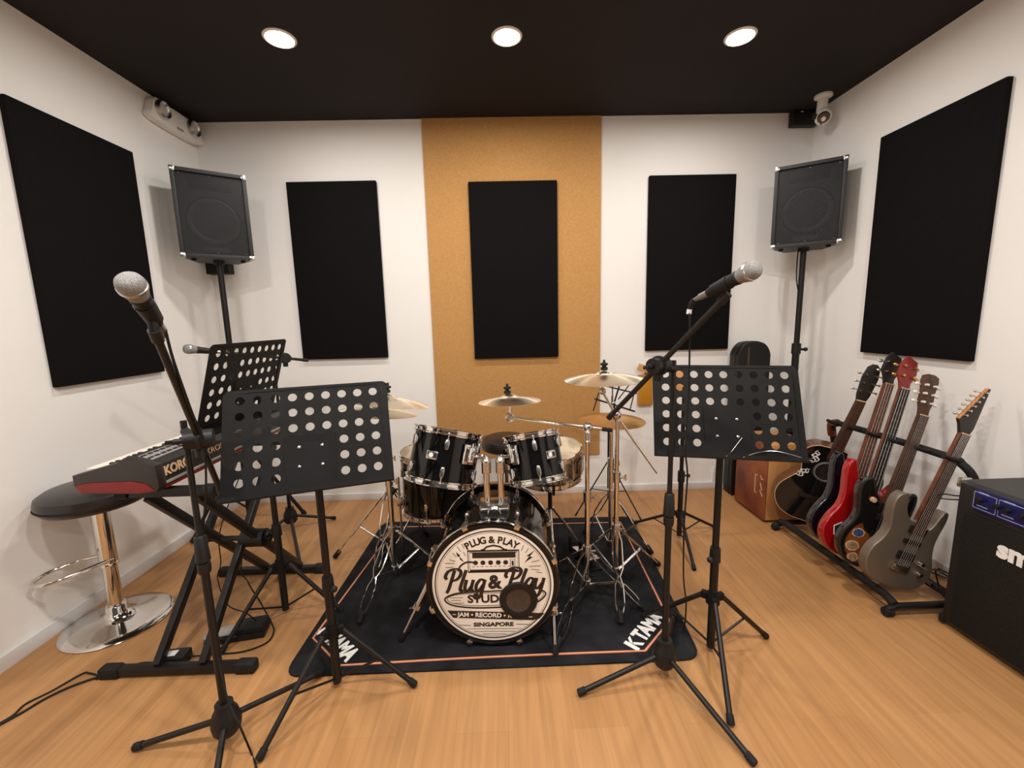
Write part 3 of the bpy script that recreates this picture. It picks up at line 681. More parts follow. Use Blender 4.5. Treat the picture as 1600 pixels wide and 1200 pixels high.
z = .005
cable('power_cable', 'black cable trailing across the floor from the keyboard stand to the lower left', [(-1.40, 1.545, .02), (-1.43, 1.54, .012), (-1.50, 1.545, z), G(170, 1056, z), G(140, 1052, z), G(128, 1053, z), G(80, 1080, z), G(40, 1100, z), G(20, 1118, z), G(-10, 1135, z), G(-40, 1150, z)], .0035)
cable('power_cable', 'second black cable curving across the floor at the lower left, in front of the stool', [(-1.6, 1.475, z), G(150, 1059, z), G(110, 1073, z), G(70, 1092, z), G(35, 1113, z), G(0, 1132, z), G(-50, 1160, z)], .0042)
cable('keyboard_cable', 'thin black cable hanging from the keyboard to the pedal', [(-1.22, 2.0, .765), at(346, 820, 'y', 1.9), at(345, 880, 'y', 1.88), G(340, 905, .2), at(356, 945, 'y', 1.72), at(385, 958, 'y', 1.70), G(404, 974, .03)], .0026)
cable('keyboard_cable', 'black cable looping from the keyboard stand down past the pedal to the adapter', [(-1.18, 2.05, .765), at(378, 870, 'y', 1.95), at(388, 910, 'y', 1.88), at(405, 938, 'y', 1.84), G(425, 975, .02), G(427, 990, z), G(415, 1005, z), G(380, 1018, z), G(340, 1022, z), (-1.305, 1.56, .015)], .0034)
# ------------------------------------------------------------------ rug
ca, cb, cc, cdn = G(441, 1060), G(1097, 1032), V((.835, 2.66, 0)), V((-.84, 2.70, 0))
mid = G(770, 1047)
def rounded(ps, r, n=5):
    out = []
    k = len(ps)
    for i in range(k):
        p, a, b = V(ps[i]), V(ps[i - 1]), V(ps[(i + 1) % k]); da = (a - p).normalized() * r; db = (b - p).normalized() * r
        for j in range(n + 1):
            t = j / n; out.append((p + da) * (1 - t) ** 2 + p * 2 * t * (1 - t) + (p + db) * t * t)
    return out
t = thing('drum_rug', 'black drum rug with an orange border line under the drum kit', 'rug', ((ca.x + cb.x) / 2, 2.05, 0))
poly = rounded([ca, cb, cc, cdn], .07)
RT = .009
B().prism([(p.x, p.y) for p in poly], .0, RT, None, .003).build('pile', 'rug', t)
s1, s2, s3, s4 = G(531, 1043), G(489.5, 1000), G(583, 840), V((-.75, 2.62, 0))
e1, e2, e3 = G(1008, 1020), G(1046, 973), V((.735, 2.58, 0))
I4 = T(0, 0, RT - .0004)
line = [s1.lerp(e1, k / 8) + V((0, .006 * math.sin(PI * k / 8), 0)) for k in range(9)] + [e2, e3, V((-.742, 2.62, 0)), s2]
B().m(0).ribbon(line, .0125, I4, .0012, True).m(1).ribbon(line, .005, I4, .0016, True).build('border_line', ['stripe', 'cream'], t)
def rugtext(a, b, side):
    d = (b - a).normalized(); up = V((-d.y, d.x, 0)); c = a.lerp(b, .5) + up * .052
    return frame((c.x, c.y, RT + .0006), (0, 0, 1), d)
Mx = rugtext(e1, e2, 1); bb = B().text('TAMA', .086, Mx @ T(.022, 0, 0), .0004, bold=.0045, sx=.80)
star = lambda M, s_: [bb.prism(q, -.0002, .0006, M) for q in ([(-.5 * s_, -.5 * s_), (-.2 * s_, -.5 * s_), (-.2 * s_, .5 * s_), (-.5 * s_, .5 * s_)], [(-.15 * s_, .0), (.35 * s_, .5 * s_), (.1 * s_, .5 * s_), (-.15 * s_, .25 * s_)], [(-.15 * s_, -.05 * s_), (.15 * s_, -.5 * s_), (.42 * s_, -.5 * s_), (-.0 * s_, .08 * s_)])]
star(Mx @ T(-.105, 0, 0), .064); bb.build('lettering', 'whitet', t); bb = B()
Mx2 = rugtext(s2, s1, -1); bb.text('TAMA', .086, Mx2 @ T(.022, 0, 0), .0004, bold=.0045, sx=.80); star(Mx2 @ T(-.105, 0, 0), .064)
bb.build('lettering', 'whitet', t)

# ------------------------------------------------------------------ drums
Z0 = RT
def lug(M, r, z, up, par, ln=.05, hoopz=None):
    b = B().box((r + .009, 0, z), (.02, .016, ln), M, .005).box((r + .004, 0, z), (.01, .02, ln * .6), M, .003)
    b.cyl(V((r + .013, 0, z)), V((r + .013, 0, hoopz)), .0028, 8, M=M); b.sphere((r + .013, 0, hoopz), .0055, M, 8)
    return b.build('lug', 'chromed', par)
def drum(t, M, r, dep, nl, shell='blkg', hd='head', two=True, ang=0.):
    """axis = local z, bottom hoop at 0, top hoop at dep"""
    B().lathe([(r - .006, .012), (r, .012), (r, dep - .012), (r - .006, dep - .012)], M, 56).build('shell', shell, t)
    for nm, z, s_ in (('top_hoop', dep, 1), ('bottom_hoop', 0, -1)):
        B().lathe([(r + .002, z - s_ * .026), (r + .010, z - s_ * .026), (r + .010, z - s_ * .022), (r + .005, z - s_ * .018), (r + .006, z - s_ * .006), (r + .012, z - s_ * .004), (r + .012, z), (r + .004, z + s_ * .002), (r + .001, z - s_ * .005), (r + .002, z - s_ * .026)], M, 56).build(nm, 'chrome', t)
    B().lathe([(0, dep - .007), (r + .001, dep - .007), (r + .002, dep - .014)], M, 48).build('batter_head', hd, t)
    B().lathe([(0, .007), (r + .001, .007), (r + .002, .014)], M, 48).build('bottom_head', 'clear' if hd == 'clear' else hd, t)
    for k in range(nl):
        Ml = M @ RZ(2 * PI * (k + .5) / nl + ang)
        if dep > .2:
            lug(Ml, r, dep * .74, 1, t, .045, dep - .018); lug(Ml, r, dep * .26, -1, t, .045, .018)
        else: 
            b = lug(Ml, r, dep * .5, 1, t, dep * .5, dep - .018)
def badge(M, r, a, z, par, w=.05, h=.034):
    Mb = M @ RZ(a) @ T(r, 0, z)
    b = B().box((.0015, 0, 0), (.003, w, h), Mb, .001); o = b.build('badge', 'chromed', par)
    q = B().lathe([(0, 0), (.010, 0), (.010, .001), (0, .0012)], Mb @ T(.003, -.004, 0) @ RY(R(90)), 16)
    q.build('badge_disc', 'white', o); B().box((.0032, .014, .0), (.0008, .014, .02), Mb).box((.0032, -.018, .006), (.0008, .006, .012), Mb).build('badge_mark', 'ink', o)

# bass drum
kr, kd, kx, ky, kz = .2545, .44, -.068, 1.559, .2795
kax = V((.03, 1, -.008)).normalized()
Mk = frame((kx, ky - .002, kz), -kax, (1, 0, 0))      # local z points to the viewer; front hoop at 0, rear at -kd
t = thing('bass_drum', 'black bass drum with a cream printed front head, lying on its side on the rug', 'bass drum', (kx, 1.8, Z0), None)
B().lathe([(kr - .006, -.02), (kr, -.02), (kr, -kd + .02), (kr - .006, -kd + .02)], Mk, 64).build('shell', 'blkg', t)
for nm, z, s_ in (('front_hoop', 0, 1), ('rear_hoop', -kd, -1)):
    b = B().m(0).lathe([(kr + .001, z - s_ * .040), (kr + .014, z - s_ * .040), (kr + .014, z - s_ * .026)], Mk, 72)
    b.m(1).lathe([(kr + .014, z - s_ * .026), (kr + .0155, z - s_ * .025), (kr + .0155, z - s_ * .012), (kr + .014, z - s_ * .011)], Mk, 72)
    b.m(0).lathe([(kr + .014, z - s_ * .011), (kr + .014, z - s_ * .001), (kr + .012, z), (kr + .002, z), (kr + .0, z - s_ * .003), (kr + .0, z - s_ * .040)], Mk, 72)
    b.build(nm, ['blkg', 'chrome'], t)
B().lathe([(0, -kd + .012), (kr, -kd + .012), (kr, -kd + .02)], Mk, 48).build('rear_head', 'head', t)
hr = kr - .0005
fh = B().m(1).lathe([(hr + .001, -.012), (hr + .001, -.006), (hr - .010, -.005)], Mk, 72).m(0).lathe([(hr - .010, -.005), (0, -.005)], Mk, 72).build('front_head', ['logow', 'blkp'], t)
HR = .236                          # radius of the printed disc
def HU(u, v): return (u * HR, v * HR)
Mh = Mk @ T(0, 0, -.0048)
# local x of Mk = world x, local y must be up
if (Mh.to_3x3() @ V((0, 1, 0))).z < 0: Mh = Mh @ RZ(PI)
g = B()
g.ribbon([HU(.985 * math.cos(a / 36 * PI), .985 * math.sin(a / 36 * PI)) for a in range(72)], .0045, Mh, .0004, True)
g.ribbon([HU(.955 * math.cos(a / 36 * PI), .955 * math.sin(a / 36 * PI)) for a in range(72)], .0012, Mh, .0004, True)
adv = {'P': .62, 'L': .56, 'U': .66, 'G': .68, ' ': .30, '&': .68, 'A': .66, 'Y': .64}
st_ = 'PLUG & PLAY'; tot = sum(adv[c] for c in st_); pos = 0
for c in st_:
    th = (pos + adv[c] / 2 - tot / 2) / tot * R(64); pos += adv[c]
    if c != ' ': g.text(c, .040, Mh @ T(.842 * HR * math.sin(th), -.02 * HR + .842 * HR * math.cos(th), .0004) @ RZ(-th), .0003, bold=.0013, sx=.95)
# amplifier drawing
def rectl(x0, y0, x1, y1, w_): g.ribbon([HU(x0, y0), HU(x1, y0), HU(x1, y1), HU(x0, y1)], w_ * HR, Mh, .0004, True)
rectl(-.405, .25, .455, .63, .032); rectl(-.375, .285, .425, .60, .014)
g.prism([HU(*p) for p in ((-.40, .25), (.455, .25), (.43, .285), (-.37, .285))], 0, .0004, Mh)
g.prism([HU(*p) for p in ((-.33, .50), (.40, .50), (.40, .60), (-.33, .60))], 0, .0005, Mh)
g.ribbon([HU(*p) for p in [(-.15, .64), (-.08, .70), (.03, .725), (.14, .70), (.22, .64)]], .03 * HR, Mh, .0004)
g.ribbon([HU(-.18, .645), HU(-.12, .645)], .03 * HR, Mh, .0004); g.ribbon([HU(.18, .645), HU(.26, .645)], .03 * HR, Mh, .0004)
for x in (-.28, -.155, -.025, .105, .23): g.lathe([(.042 * HR, 0), (.038 * HR, .0008), (0, .0008)], Mh @ T(*HU(x, .415), 0), 16)
rectl(.31, .33, .385, .47, .01); g.prism([HU(*p) for p in ((.33, .36), (.365, .36), (.365, .44), (.33, .44))], 0, .0005, Mh)
for x in (-.28, .35): pass
g.ribbon([HU(*p) for p in spline([(-.30, .42, 0), (-.42, .43, 0), (-.53, .36, 0), (-.58, .27, 0)], 5) ] if False else [HU(p.x, p.y) for p in spline([(-.28, .42, 0), (-.42, .43, 0), (-.53, .37, 0), (-.585, .27, 0)], 5)], .03 * HR, Mh, .0006)
for x0 in range(10): g.ribbon([HU(-.34 + x0 * .075, .345), HU(-.30 + x0 * .075, .345)], .008 * HR, Mh, .0004)
for s_ in (-1, 1):
    bolt = [(-.60, .62), (-.53, .55), (-.555, .535), (-.47, .435), (-.535, .475), (-.515, .50), (-.585, .545)] if s_ < 0 else [(.72, .62), (.58, .52), (.64, .515), (.545, .40), (.69, .50), (.63, .515)]
    g.prism([HU(*p) for p in bolt], 0, .0004, Mh)
for (x0, y0, x1, y1) in [(-.58, .72, -.52, .62), (-.50, .76, -.46, .68), (-.66, .60, -.60, .53), (-.72, .48, -.62, .45), (-.80, .42, -.64, .41), (-.79, .34, -.66, .34), (-.78, .28, -.70, .29), (.54, .72, .50, .62), (.62, .66, .57, .58), (.80, .44, .66, .41), (.82, .34, .62, .33), (.80, .26, .66, .28), (.84, .21, .74, .23), (-.48, .62, -.44, .54)]:
    g.ribbon([HU(x0, y0), HU(x1, y1)], .009 * HR, Mh, .0004)
def script(strokes, ox, oy, sc, pen=.27, shear=.20):
    for st in strokes:
        P = spline([(p[0] + p[1] * shear, p[1], 0) for p in st], 7); W = []
        for i in range(len(P)):
            d = P[min(i + 1, len(P) - 1)] - P[max(i - 1, 0)]; a = abs(d.normalized().y) if d.length else 1
            W.append(pen * (.52 + .6 * a) * sc * HR)
        g.ribbon([HU(ox + p.x * sc, oy + p.y * sc) for p in P], W, Mh, .0007)
P_ = [[(.42, 1.95), (.30, 1.0), (.18, .2), (.05, -.15)], [(-.1, 1.1), (-.28, 1.35), (-.12, 1.8), (.35, 2.05), (.85, 1.95), (1.0, 1.55), (.75, 1.1), (.32, .95)]]
l_ = [[(.30, 1.95), (.18, 1.2), (.06, .3), (.16, .02), (.34, .1)]]
u_ = [[(.02, 1.05), (-.02, .4), (.10, .02), (.34, .1), (.55, .5)], [(.60, 1.05), (.54, .35), (.62, .03), (.80, .1)]]
g_ = [[(.62, .95), (.32, 1.05), (.04, .6), (.10, .08), (.36, .1), (.60, .55)], [(.68, 1.05), (.62, .2), (.52, -.5), (.22, -.72), (.02, -.45), (.3, -.2)]]
a_ = [[(.62, .95), (.32, 1.05), (.04, .6), (.10, .08), (.36, .1), (.60, .55)], [(.68, 1.05), (.60, .35), (.68, .03), (.86, .1)]]
y_ = [[(.02, 1.05), (-.02, .45), (.10, .08), (.34, .15), (.56, .55)], [(.64, 1.05), (.58, .2), (.46, -.5), (.18, -.72), (-.02, -.5)]]
bx = lambda L_, dx: [[(p[0] + dx, p[1]) for p in s_] for s_ in L_]
script(P_ + bx(l_, 1.10) + bx(u_, 1.56) + bx(g_, 2.46), -.80, -.10, .200)
g.text('&', .080, Mh @ T(*HU(.03, .05), .0003), .0004, bold=.0032)
script(P_ + bx(l_, 1.12) + bx(a_, 1.56) + bx(y_, 2.44), .225, -.085, .197)
for off, w_ in ((0, .028), (.038, .010)):
    g.ribbon([HU(p.x, p.y) for p in spline([(.25, -.10 + -off, 0), (-.2, -.115 - off * .8, 0), (-.62, -.14 - off * .6, 0), (-.83 + off, -.24, 0), (-.70 + off, -.36 + off * .8, 0), (-.3, -.415 + off, 0), (.3, -.40 + off, 0), (.72, -.34 + off, 0), (.90 - off, -.18, 0), (.80 - off * .6, -.09 - off * .5, 0)], 6)], w_ * HR, Mh, .0004)
g.text('STUDIO', .047, Mh @ T(*HU(-.44, -.255), .0002), .0004, bold=.0016, sx=1.08, align='LEFT')
for (x0, y0, x1) in ((-.74, -.22, -.52), (-.72, -.27, -.56), (-.66, -.32, -.50), (.60, -.30, .78)): g.ribbon([HU(x0, y0), HU(x1, y0)], .008 * HR, Mh, .0004)
g.prism([HU(*p) for p in ((-.80, -.455), (.875, -.535), (.78, -.64), (.66, -.665), (-.70, -.595))], 0, .0004, Mh)
for k, (x0, x1) in enumerate(((-.62, -.40), (.38, .62))): g.ribbon([HU(x0, -.735), HU(x1, -.745)], .009 * HR, Mh, .0004)
g.text('SINGAPORE', .0235, Mh @ T(*HU(-.01, -.735), .0002), .0003, bold=.0011, sx=1.3)
for y0, hw in ((-.81, .46), (-.86, .36), (-.91, .2)): g.ribbon([HU(-hw, y0), HU(hw, y0 - .01)], .007 * HR, Mh, .0003)
g.build('printed_artwork', 'ink', fh)
q = B().text('JAM \u2022 RECORD \u2022 R', .0265, Mh @ T(*HU(-.62, -.535), .0006) @ RZ(R(-2.6)), .0003, bold=.0008, sx=1.02, align='LEFT')
for d_ in ([HU(-.71, -.53), HU(-.65, -.533)], [HU(.60, -.60), HU(.66, -.603)]): B().ribbon(d_, .012 * HR, Mh @ T(0, 0, .0004), .0004).build('banner_dash', 'logow', fh)
q.build('banner_lettering', 'logow', fh)
Mp = Mh @ T(*HU(.43, -.275), .0004)
p_ = B().lathe([(.050, .002), (.052, .006), (.062, .010), (.074, .008), (.078, .0)], Mp, 40).build('port_ring', 'blkp', t)
B().lathe([(.0505, .003), (.046, .0015), (0, .0012)], Mp, 40).build('port_interior_disc', 'brown', p_)  # disc coloured like the shaded drum interior, in place of an open port
for nm, z, s_ in (('f', 0, 1), ('r', -kd, -1)):
    for k in range(8):
        a = 2 * PI * (k + .5) / 8; Mc = Mk @ RZ(a)
        b = B().box((kr + .018, 0, z - s_ * .018), (.010, .026, .046), Mc, .004).box((kr + .012, 0, z + s_ * .0035), (.016, .022, .006), Mc, .002)
        b.cyl(V((kr + .022, 0, z - s_ * .03)), V((kr + .022, 0, z - s_ * .10)), .003, 8, M=Mc).sphere((kr + .022, 0, z - s_ * .105), .009, Mc, 10).box((kr + .012, 0, z - s_ * .115), (.026, .018, .045), Mc, .006)
        b.build('claw_hook', 'chromed', t)
sp = [(G(626, 1002, RT), -1), (G(868, 1024, RT), 1)]
for p_, s_ in sp:
    a0 = Mk @ V((s_ * kr * .97, .02 if (Mk.to_3x3() @ V((0, 1, 0))).z > 0 else -.02, -.115)); tip = V((p_.x, p_.y, RT + .004))
    b = B().tube([a0, a0.lerp(tip, .55)], .011, 12).tube([a0.lerp(tip, .5), tip], .0065, 10); b.sphere(a0, .020, n=12)
    mm = a0.lerp(tip, .55); b.box((0, 0, 0), (.03, .02, .024), frame(mm, tip - a0), .004).cyl(mm, mm + V((s_ * .03, -.01, 0)), .004, 8); o = b.build('spur', 'chromed', t)
    foot(tip, tip - a0, .010, o, .035)
# tom holder on the shell
tz = kz + kr
mc = V((kx + .012, 1.735, tz))
B().box((mc.x, mc.y - .02, tz + .008), (.128, .09, .056), bev=.012).box((mc.x, mc.y - .068, tz + .002), (.12, .012, .04), bev=.005).lathe([(0, 0), (.030, 0), (.024, .012), (0, .016)], frame((mc.x, mc.y - .073, tz + .004), (0, -1, 0)), 20).build('tom_mount', 'chromed', t)
posts = []
for s_ in (-1, 1):
    a0 = V((mc.x + s_ * .030, mc.y - .015, tz + .03)); a1 = a0 + V((0, .012, .150)); posts.append(a1)
    o = B().cyl(a0, a1, .0132, 18).build('tom_post', 'chrome', t)
    B().cyl(a1 + V((0, 0, -.025)), a1 + V((0, 0, .022)), .020, 16).sphere(a1 + V((0, 0, .024)), .021, n=14).cyl(a1, a1 + V((s_ * -.006, -.035, .0)), .007, 10).build('ratchet', 'chromed', o)

def tom(label, ct, cb, r, nl, ang, bad, post, mang, nm='tom_drum'):
    ax = V(ct) - V(cb); dep = ax.length; M = frame(cb, ax, (1, 0, 0))
    t = thing(nm, label, 'drum', cb, 'black toms mounted on the bass drum'); drum(t, M, r, dep, nl, ang=ang); badge(M, r, bad, dep * .52, t)
    # mounting block and arm towards the post
    mid = V(cb).lerp(V(ct), .62); d = V((math.cos(R(mang)), math.sin(R(mang)), .1)); d -= ax.normalized() * d.dot(ax.normalized()); d.normalize()
    s0 = mid + d * r; Mb = frame(s0, d, ax)
    o = B().box((0, 0, .008), (.085, .07, .016), Mb, .005).box((0, 0, .024), (.066, .046, .034), Mb, .007).cyl(V((.02, 0, .02)), V((.05, 0, .02)), .005, 8, M=Mb).build('mount_block', 'chrome', t)
    B().tube(spline([s0 + d * .02, s0 + d * .05, V(post) + V((0, 0, .045)), V(post) + V((0, 0, .02))], 5), .0085, 10).build('mount_arm', 'chrome', o)
tom('larger black tom on the left of the pair above the bass drum', (-.256, 1.895, .842), (-.303, 1.83, .612), .150, 6, R(8), R(-103), posts[0], -42)
tom('smaller black tom on the right of the pair above the bass drum', (.116, 1.90, .812), (.146, 1.835, .60), .122, 6, R(0), R(-58), posts[1], -140)

# floor tom
fc = V((-.385, 2.30, .285)); ft = V((-.385, 2.30, .625))
t = thing('floor_tom', 'large black floor tom behind the left tom', 'drum', (fc.x, fc.y, Z0))
drum(t, frame(fc, (0, 0, 1), (1, 0, 0)), .20, .34, 8, ang=R(12))
for a in (200, 320, 80):
    u = V((math.cos(R(a)), math.sin(R(a)), 0)); p = fc + u * .222; 
    o = B().cyl(V((p.x, p.y, RT + .01)), V((p.x, p.y, .50)), .006, 10).box((p.x, p.y, .36), (.03, .03, .05), bev=.006).build('leg', 'chromed', t)
    foot((p.x, p.y, RT), (0, 0, -1), .010, o, .035)
    B().sphere(p + u * .03 + V((0, 0, .14)), .016, n=10).cyl(p + V((0, 0, .145)), p + u * .03 + V((0, 0, .145)), .006, 8).build('leg_knob', 'blkp', t)
# snare and its stand
sc_ = V((.235, 2.20, .492)); sax = V((-.05, -.12, 1)).normalized()
t = thing('snare_drum', 'chrome snare drum behind the right tom', 'drum', sc_)
Ms = frame(sc_, sax, (1, 0, 0)); drum(t, Ms, .168, .165, 10, 'dchrome', 'head')
b = B().box((.178, 0, .08), (.018, .04, .07), Ms @ RZ(R(-30)), .004); b.build('strainer', 'chromed', t)
t = thing('snare_stand', 'black and chrome stand cradling the snare drum', 'drum stand', (sc_.x, sc_.y, Z0))
B().cyl((sc_.x, sc_.y, .08), (sc_.x, sc_.y, .44), .012, 12).sphere((sc_.x, sc_.y, .43), .022, n=12).build('pole', 'blk', t)
for a in (30, 150, 270):
    u = V((math.cos(R(a)), math.sin(R(a)), 0)); k = V((sc_.x, sc_.y, 0))
    B().tube([k + V((0, 0, .43)), k + u * .175 + V((0, 0, .455 )), k + u * .188 + V((0, 0, .50))], .007, 8).build('basket_arm', 'blk', t)
    leg(k + V((0, 0, .30)) + u * .015, k + u * .22 + V((0, 0, RT + .012)), .008, 'chromed', t)
# throne
tc_ = V((-.0, 2.66, 0))
t = thing('drum_throne', 'round black drum stool behind the toms', 'stool', (tc_.x, tc_.y, 0))
B().lathe([(0, .50), (.13, .50), (.155, .515), (.16, .545), (.15, .575), (.12, .588), (0, .592)], T(*tc_), 40).build('seat', 'leather', t)
B().cyl(tc_ + V((0, 0, .1)), tc_ + V((0, 0, .50)), .014, 14).build('column', 'chromed', t)
for a in (90, 210, 330):
    u = V((math.cos(R(a)), math.sin(R(a)), 0)); leg(tc_ + V((0, 0, .36)) + u * .015, tc_ + u * .26 + V((0, 0, RT + .012 if a != 90 else .012)), .008, 'chromed', t)

# ------------------------------------------------------------------ cymbals and their stands
def cymbal(name, label, c, r, nrm, m='bronze', bell=.045):
    M = frame(c, nrm, (1, 0, 0)); h = r * .13
    pr = [(.006, .0), (bell * .5, -.003), (bell * .85, -.010), (bell, -.0155)]
    pr += [(bell + (r - bell) * k / 10, -.0155 - h * (k / 10) ** 1.5) for k in range(1, 11)]
    b = B().lathe(pr + [(r - .0005, pr[-1][1] - .0012)] + [(x, z - .0012) for x, z in pr[::-1]], None, 72)
    o = b.build(name, m, mtx=M, smooth=50); tag(o, label, 'cymbal', 'cymbals of the drum kit'); return o
def wing(par, p, nrm):
    n = V(nrm).normalized(); M = frame(p, n)
    B().lathe([(0, .0), (.012, .0), (.017, .004), (.017, .014), (.010, .017), (.010, .022), (.018, .026), (.018, .034), (.007, .037), (.005, .05), (0, .05)], M, 18).build('felt_and_wing_nut', 'blkp', par)
def wire_leg(par, a, b):
    """double-braced leg made of two bowed rods that meet half way"""
    a, b = V(a), V(b); d = (b - a); s_ = d.cross(V((0, 0, 1))).normalized(); o = B()
    for k in (-1, 1):
        P = [a + s_ * .010 * k, a + d * .12 + s_ * .022 * k, a + d * .42 + s_ * .022 * k, a + d * .52 + s_ * .006 * k, a + d * .62 + s_ * .018 * k, a + d * .8 + s_ * .02 * k, a + d * .94 + s_ * .006 * k]
        o.tube(P, .0042, 8)
    o.tube([b - d * .08, b], .006, 8); x = o.build('leg', 'chrome', par); foot(b, d, .0105, x, .05); return x
def tripod_stand(name, label, base, tips, hub, z1, grp='cymbal stands of the drum kit', cat='cymbal stand', zs=None, foot_z=.06, m='chrome'):
    x, y = base; t = thing(name, label, cat, (x, y, RT), grp)
    zs = zs or [hub + .28, z1]
    B().cyl((x, y, foot_z), (x, y, zs[0]), .0125, 16).build('lower_tube', m, t)
    B().cyl((x, y, zs[0] - .02), (x, y, z1), .0095, 14).build('upper_tube', m, t)
    B().cyl((x, y, hub - .02), (x, y, hub + .03), .021, 16).cyl((x, y, hub + .005), (x + .04, y - .015, hub + .01), .005, 8).build('tripod_hub', 'chromed', t)
    B().cyl((x, y, zs[0] - .03), (x, y, zs[0] + .02), .019, 16).cyl((x, y, zs[0] - .01), (x + .035, y - .01, zs[0] - .005), .005, 8).box((x + .04, y - .012, zs[0] - .005), (.01, .006, .03), bev=.002).build('clamp', 'chromed', t)
    B().cyl((x, y, foot_z - .005), (x, y, foot_z + .03), .018, 14).build('brace_collar', 'chromed', t)
    for q in tips:
        q = V((q[0], q[1], (RT if q[2] else 0) + .012)); d = V((q.x - x, q.y - y, 0)).normalized()
        a0 = V((x, y, hub)) + d * .022; wire_leg(t, a0, q)
        B().tube([a0.lerp(q, .52), V((x, y, foot_z + .01)) + d * .016], .0065, 8, flat=.5).build('brace', 'chromed', t)
    return t
# boom stand with the small cymbal over the toms
p1 = (.372, 1.86)
q1 = G(868, 1020, RT); q2 = G(1010, 958, RT)
t = tripod_stand('cymbal_stand', 'chrome boom stand in front of the snare carrying the small middle cymbal', p1, [(q1.x, q1.y, 1), (q2.x, q2.y, 1), (.24, 2.10, 1)], .235, .815)
bo0 = at(797, 652, 'y', 1.99); bo1 = at(953, 672, 'y', 1.865); pv = V((p1[0], p1[1], .825))
j = bo0 + (bo1 - bo0) * ((pv - bo0).dot(bo1 - bo0) / (bo1 - bo0).length_squared)
B().tube([bo0, bo1], .0075, 12).build('boom_arm', 'chrome', t)
B().tube([bo1 + (bo0 - bo1).normalized() * .035, bo1 + (bo1 - bo0).normalized() * .01], .0095, 10).build('boom_grip', 'rub', t)
B().sphere(j, .024, n=16).cyl(V((p1[0], p1[1], .77)), j, .014, 12).build('boom_clamp', 'chromed', t)
sc0 = at(793, 617, 'y', 1.99)
B().ring(.016, .008, frame(bo0, (0, 1, 0)), 20).cyl(bo0 + V((0, -.012, 0)), bo0 + V((0, .012, 0)), .013, 14).cyl(bo0, V((bo0.x, bo0.y, sc0.z + .03)), .0045, 8).build('tilter', 'chromed', t)
nr = V((-.02, .05, 1)); wing(t, sc0 + V((0, 0, .004)), nr)
cymbal('cymbal', 'small bronze cymbal in front of the tan board, above the toms', V((bo0.x, bo0.y, sc0.z + .003)), .150, nr)
# stand with the upper crash
p2 = (.535, 1.955)
q1 = G(970, 978, RT); q2 = V((.80, 2.07, 0))
t = tripod_stand('cymbal_stand', 'chrome stand on the right carrying the highest cymbal', p2, [(q1.x, q1.y, 1), (q2.x, q2.y, 1), (.37, 2.17, 1)], .29, .855)
cc_ = at(944, 580, 'y', 1.97); n2 = V((-.02, -.02, 1)); tl = at(941, 611, 'y', 1.965); pv = V((p2[0], p2[1], .895)); be = at(1027, 739, 'y', 1.93)
B().tube([tl, at(962, 648, 'y', 1.955), be], .0065, 10).build('boom_arm', 'chrome', t)
B().sphere(at(962, 648, 'y', 1.955), .026, n=14).cyl(V((p2[0], p2[1], .84)), at(962, 648, 'y', 1.955), .015, 12).build('boom_clamp', 'chromed', t)
B().sphere(tl, .018, n=14).cyl(tl, cc_ + n2.normalized() * .03, .0045, 8).build('tilter', 'chromed', t); wing(t, cc_ + n2.normalized() * .004, n2)
cymbal('cymbal', 'large bronze crash cymbal, the highest of the cymbals, at the right of the tan board', cc_, .187, n2)
# hi-hat
p3 = (.575, 2.22)
t = tripod_stand('hi_hat_stand', 'chrome hi-hat stand with a foot pedal, behind the other cymbal stands on the right', p3, [(.80, 2.18, 1), (.47, 2.44, 1)], .36, .80, None, 'cymbal stand', [.55, .79])
hc = at(957, 646, 'y', 2.22); n3 = V((.02, -.02, 1))
B().cyl((p3[0], p3[1], .78), (p3[0], p3[1], hc.z + .10), .0035, 8).build('pull_rod', 'chrome', t)
B().lathe([(0, -.045), (.015, -.045), (.02, -.03), (.02, -.02), (0, -.02)], T(p3[0], p3[1], hc.z), 16).build('seat_cup', 'blkp', t)
M = T(.43, 2.17, RT) @ RZ(R(15))
B().box((0, 0, .006), (.09, .25, .01), M, .003).build('pedal_base', 'blk', t)
B().box((0, .0, .035), (.075, .22, .01), M @ RX(R(-11)), .004).box((0, -.06, .042), (.06, .05, .004), M @ RX(R(-11)), .001).build('footboard', 'chrome', t)
B().box((.05, .10, .05), (.012, .03, .09), M, .004).box((-.05, .10, .05), (.012, .03, .09), M, .004).build('pedal_frame', 'blk', t)
V3 = V((p3[0], p3[1], hc.z))
cymbal('hi_hat_cymbal', 'dull gold hi-hat cymbal, lower of the cymbals on the right', V3, .180, n3, 'brass')
M = frame(V3 - V((0, 0, .028)), V((-.02, .02, -1)), (1, 0, 0))
# kick pedal behind the drum
# two stands on the left with overlapping crashes
p4 = (-.592, 2.04)
q1 = G(561, 978, RT); 
t = tripod_stand('cymbal_stand', 'chrome double-braced stand at the left front corner of the drums', p4, [(q1.x, q1.y, 1), (-.385, 2.16, 1), (-.72, 2.26, 1)], .275, .90)
c4 = at(604, 615, 'y', 2.04); n4 = V((.15, .11, 1)).normalized()
B().cyl((p4[0], p4[1], .89), c4 + n4 * .03, .0045, 8).sphere((p4[0], p4[1], .90), .017, n=12).build('tilter', 'chromed', t); wing(t, c4 + n4 * .004, n4)
cymbal('cymbal', 'large bronze cymbal at the far left of the drums, the upper of an overlapping pair', c4, .215, n4)
p5 = (-.655, 2.27)
q2 = G(523, 874); 
t = tripod_stand('cymbal_stand', 'chrome stand with a long leg out to the left, behind the left front stand', p5, [(q2.x, q2.y, 0), (-.50, 2.47, 1), (-.70, 2.05, 1)], .40, .82, zs=[.6, .81])
c5 = at(590, 633, 'y', 2.26); n5 = V((.10, .10, 1)).normalized()
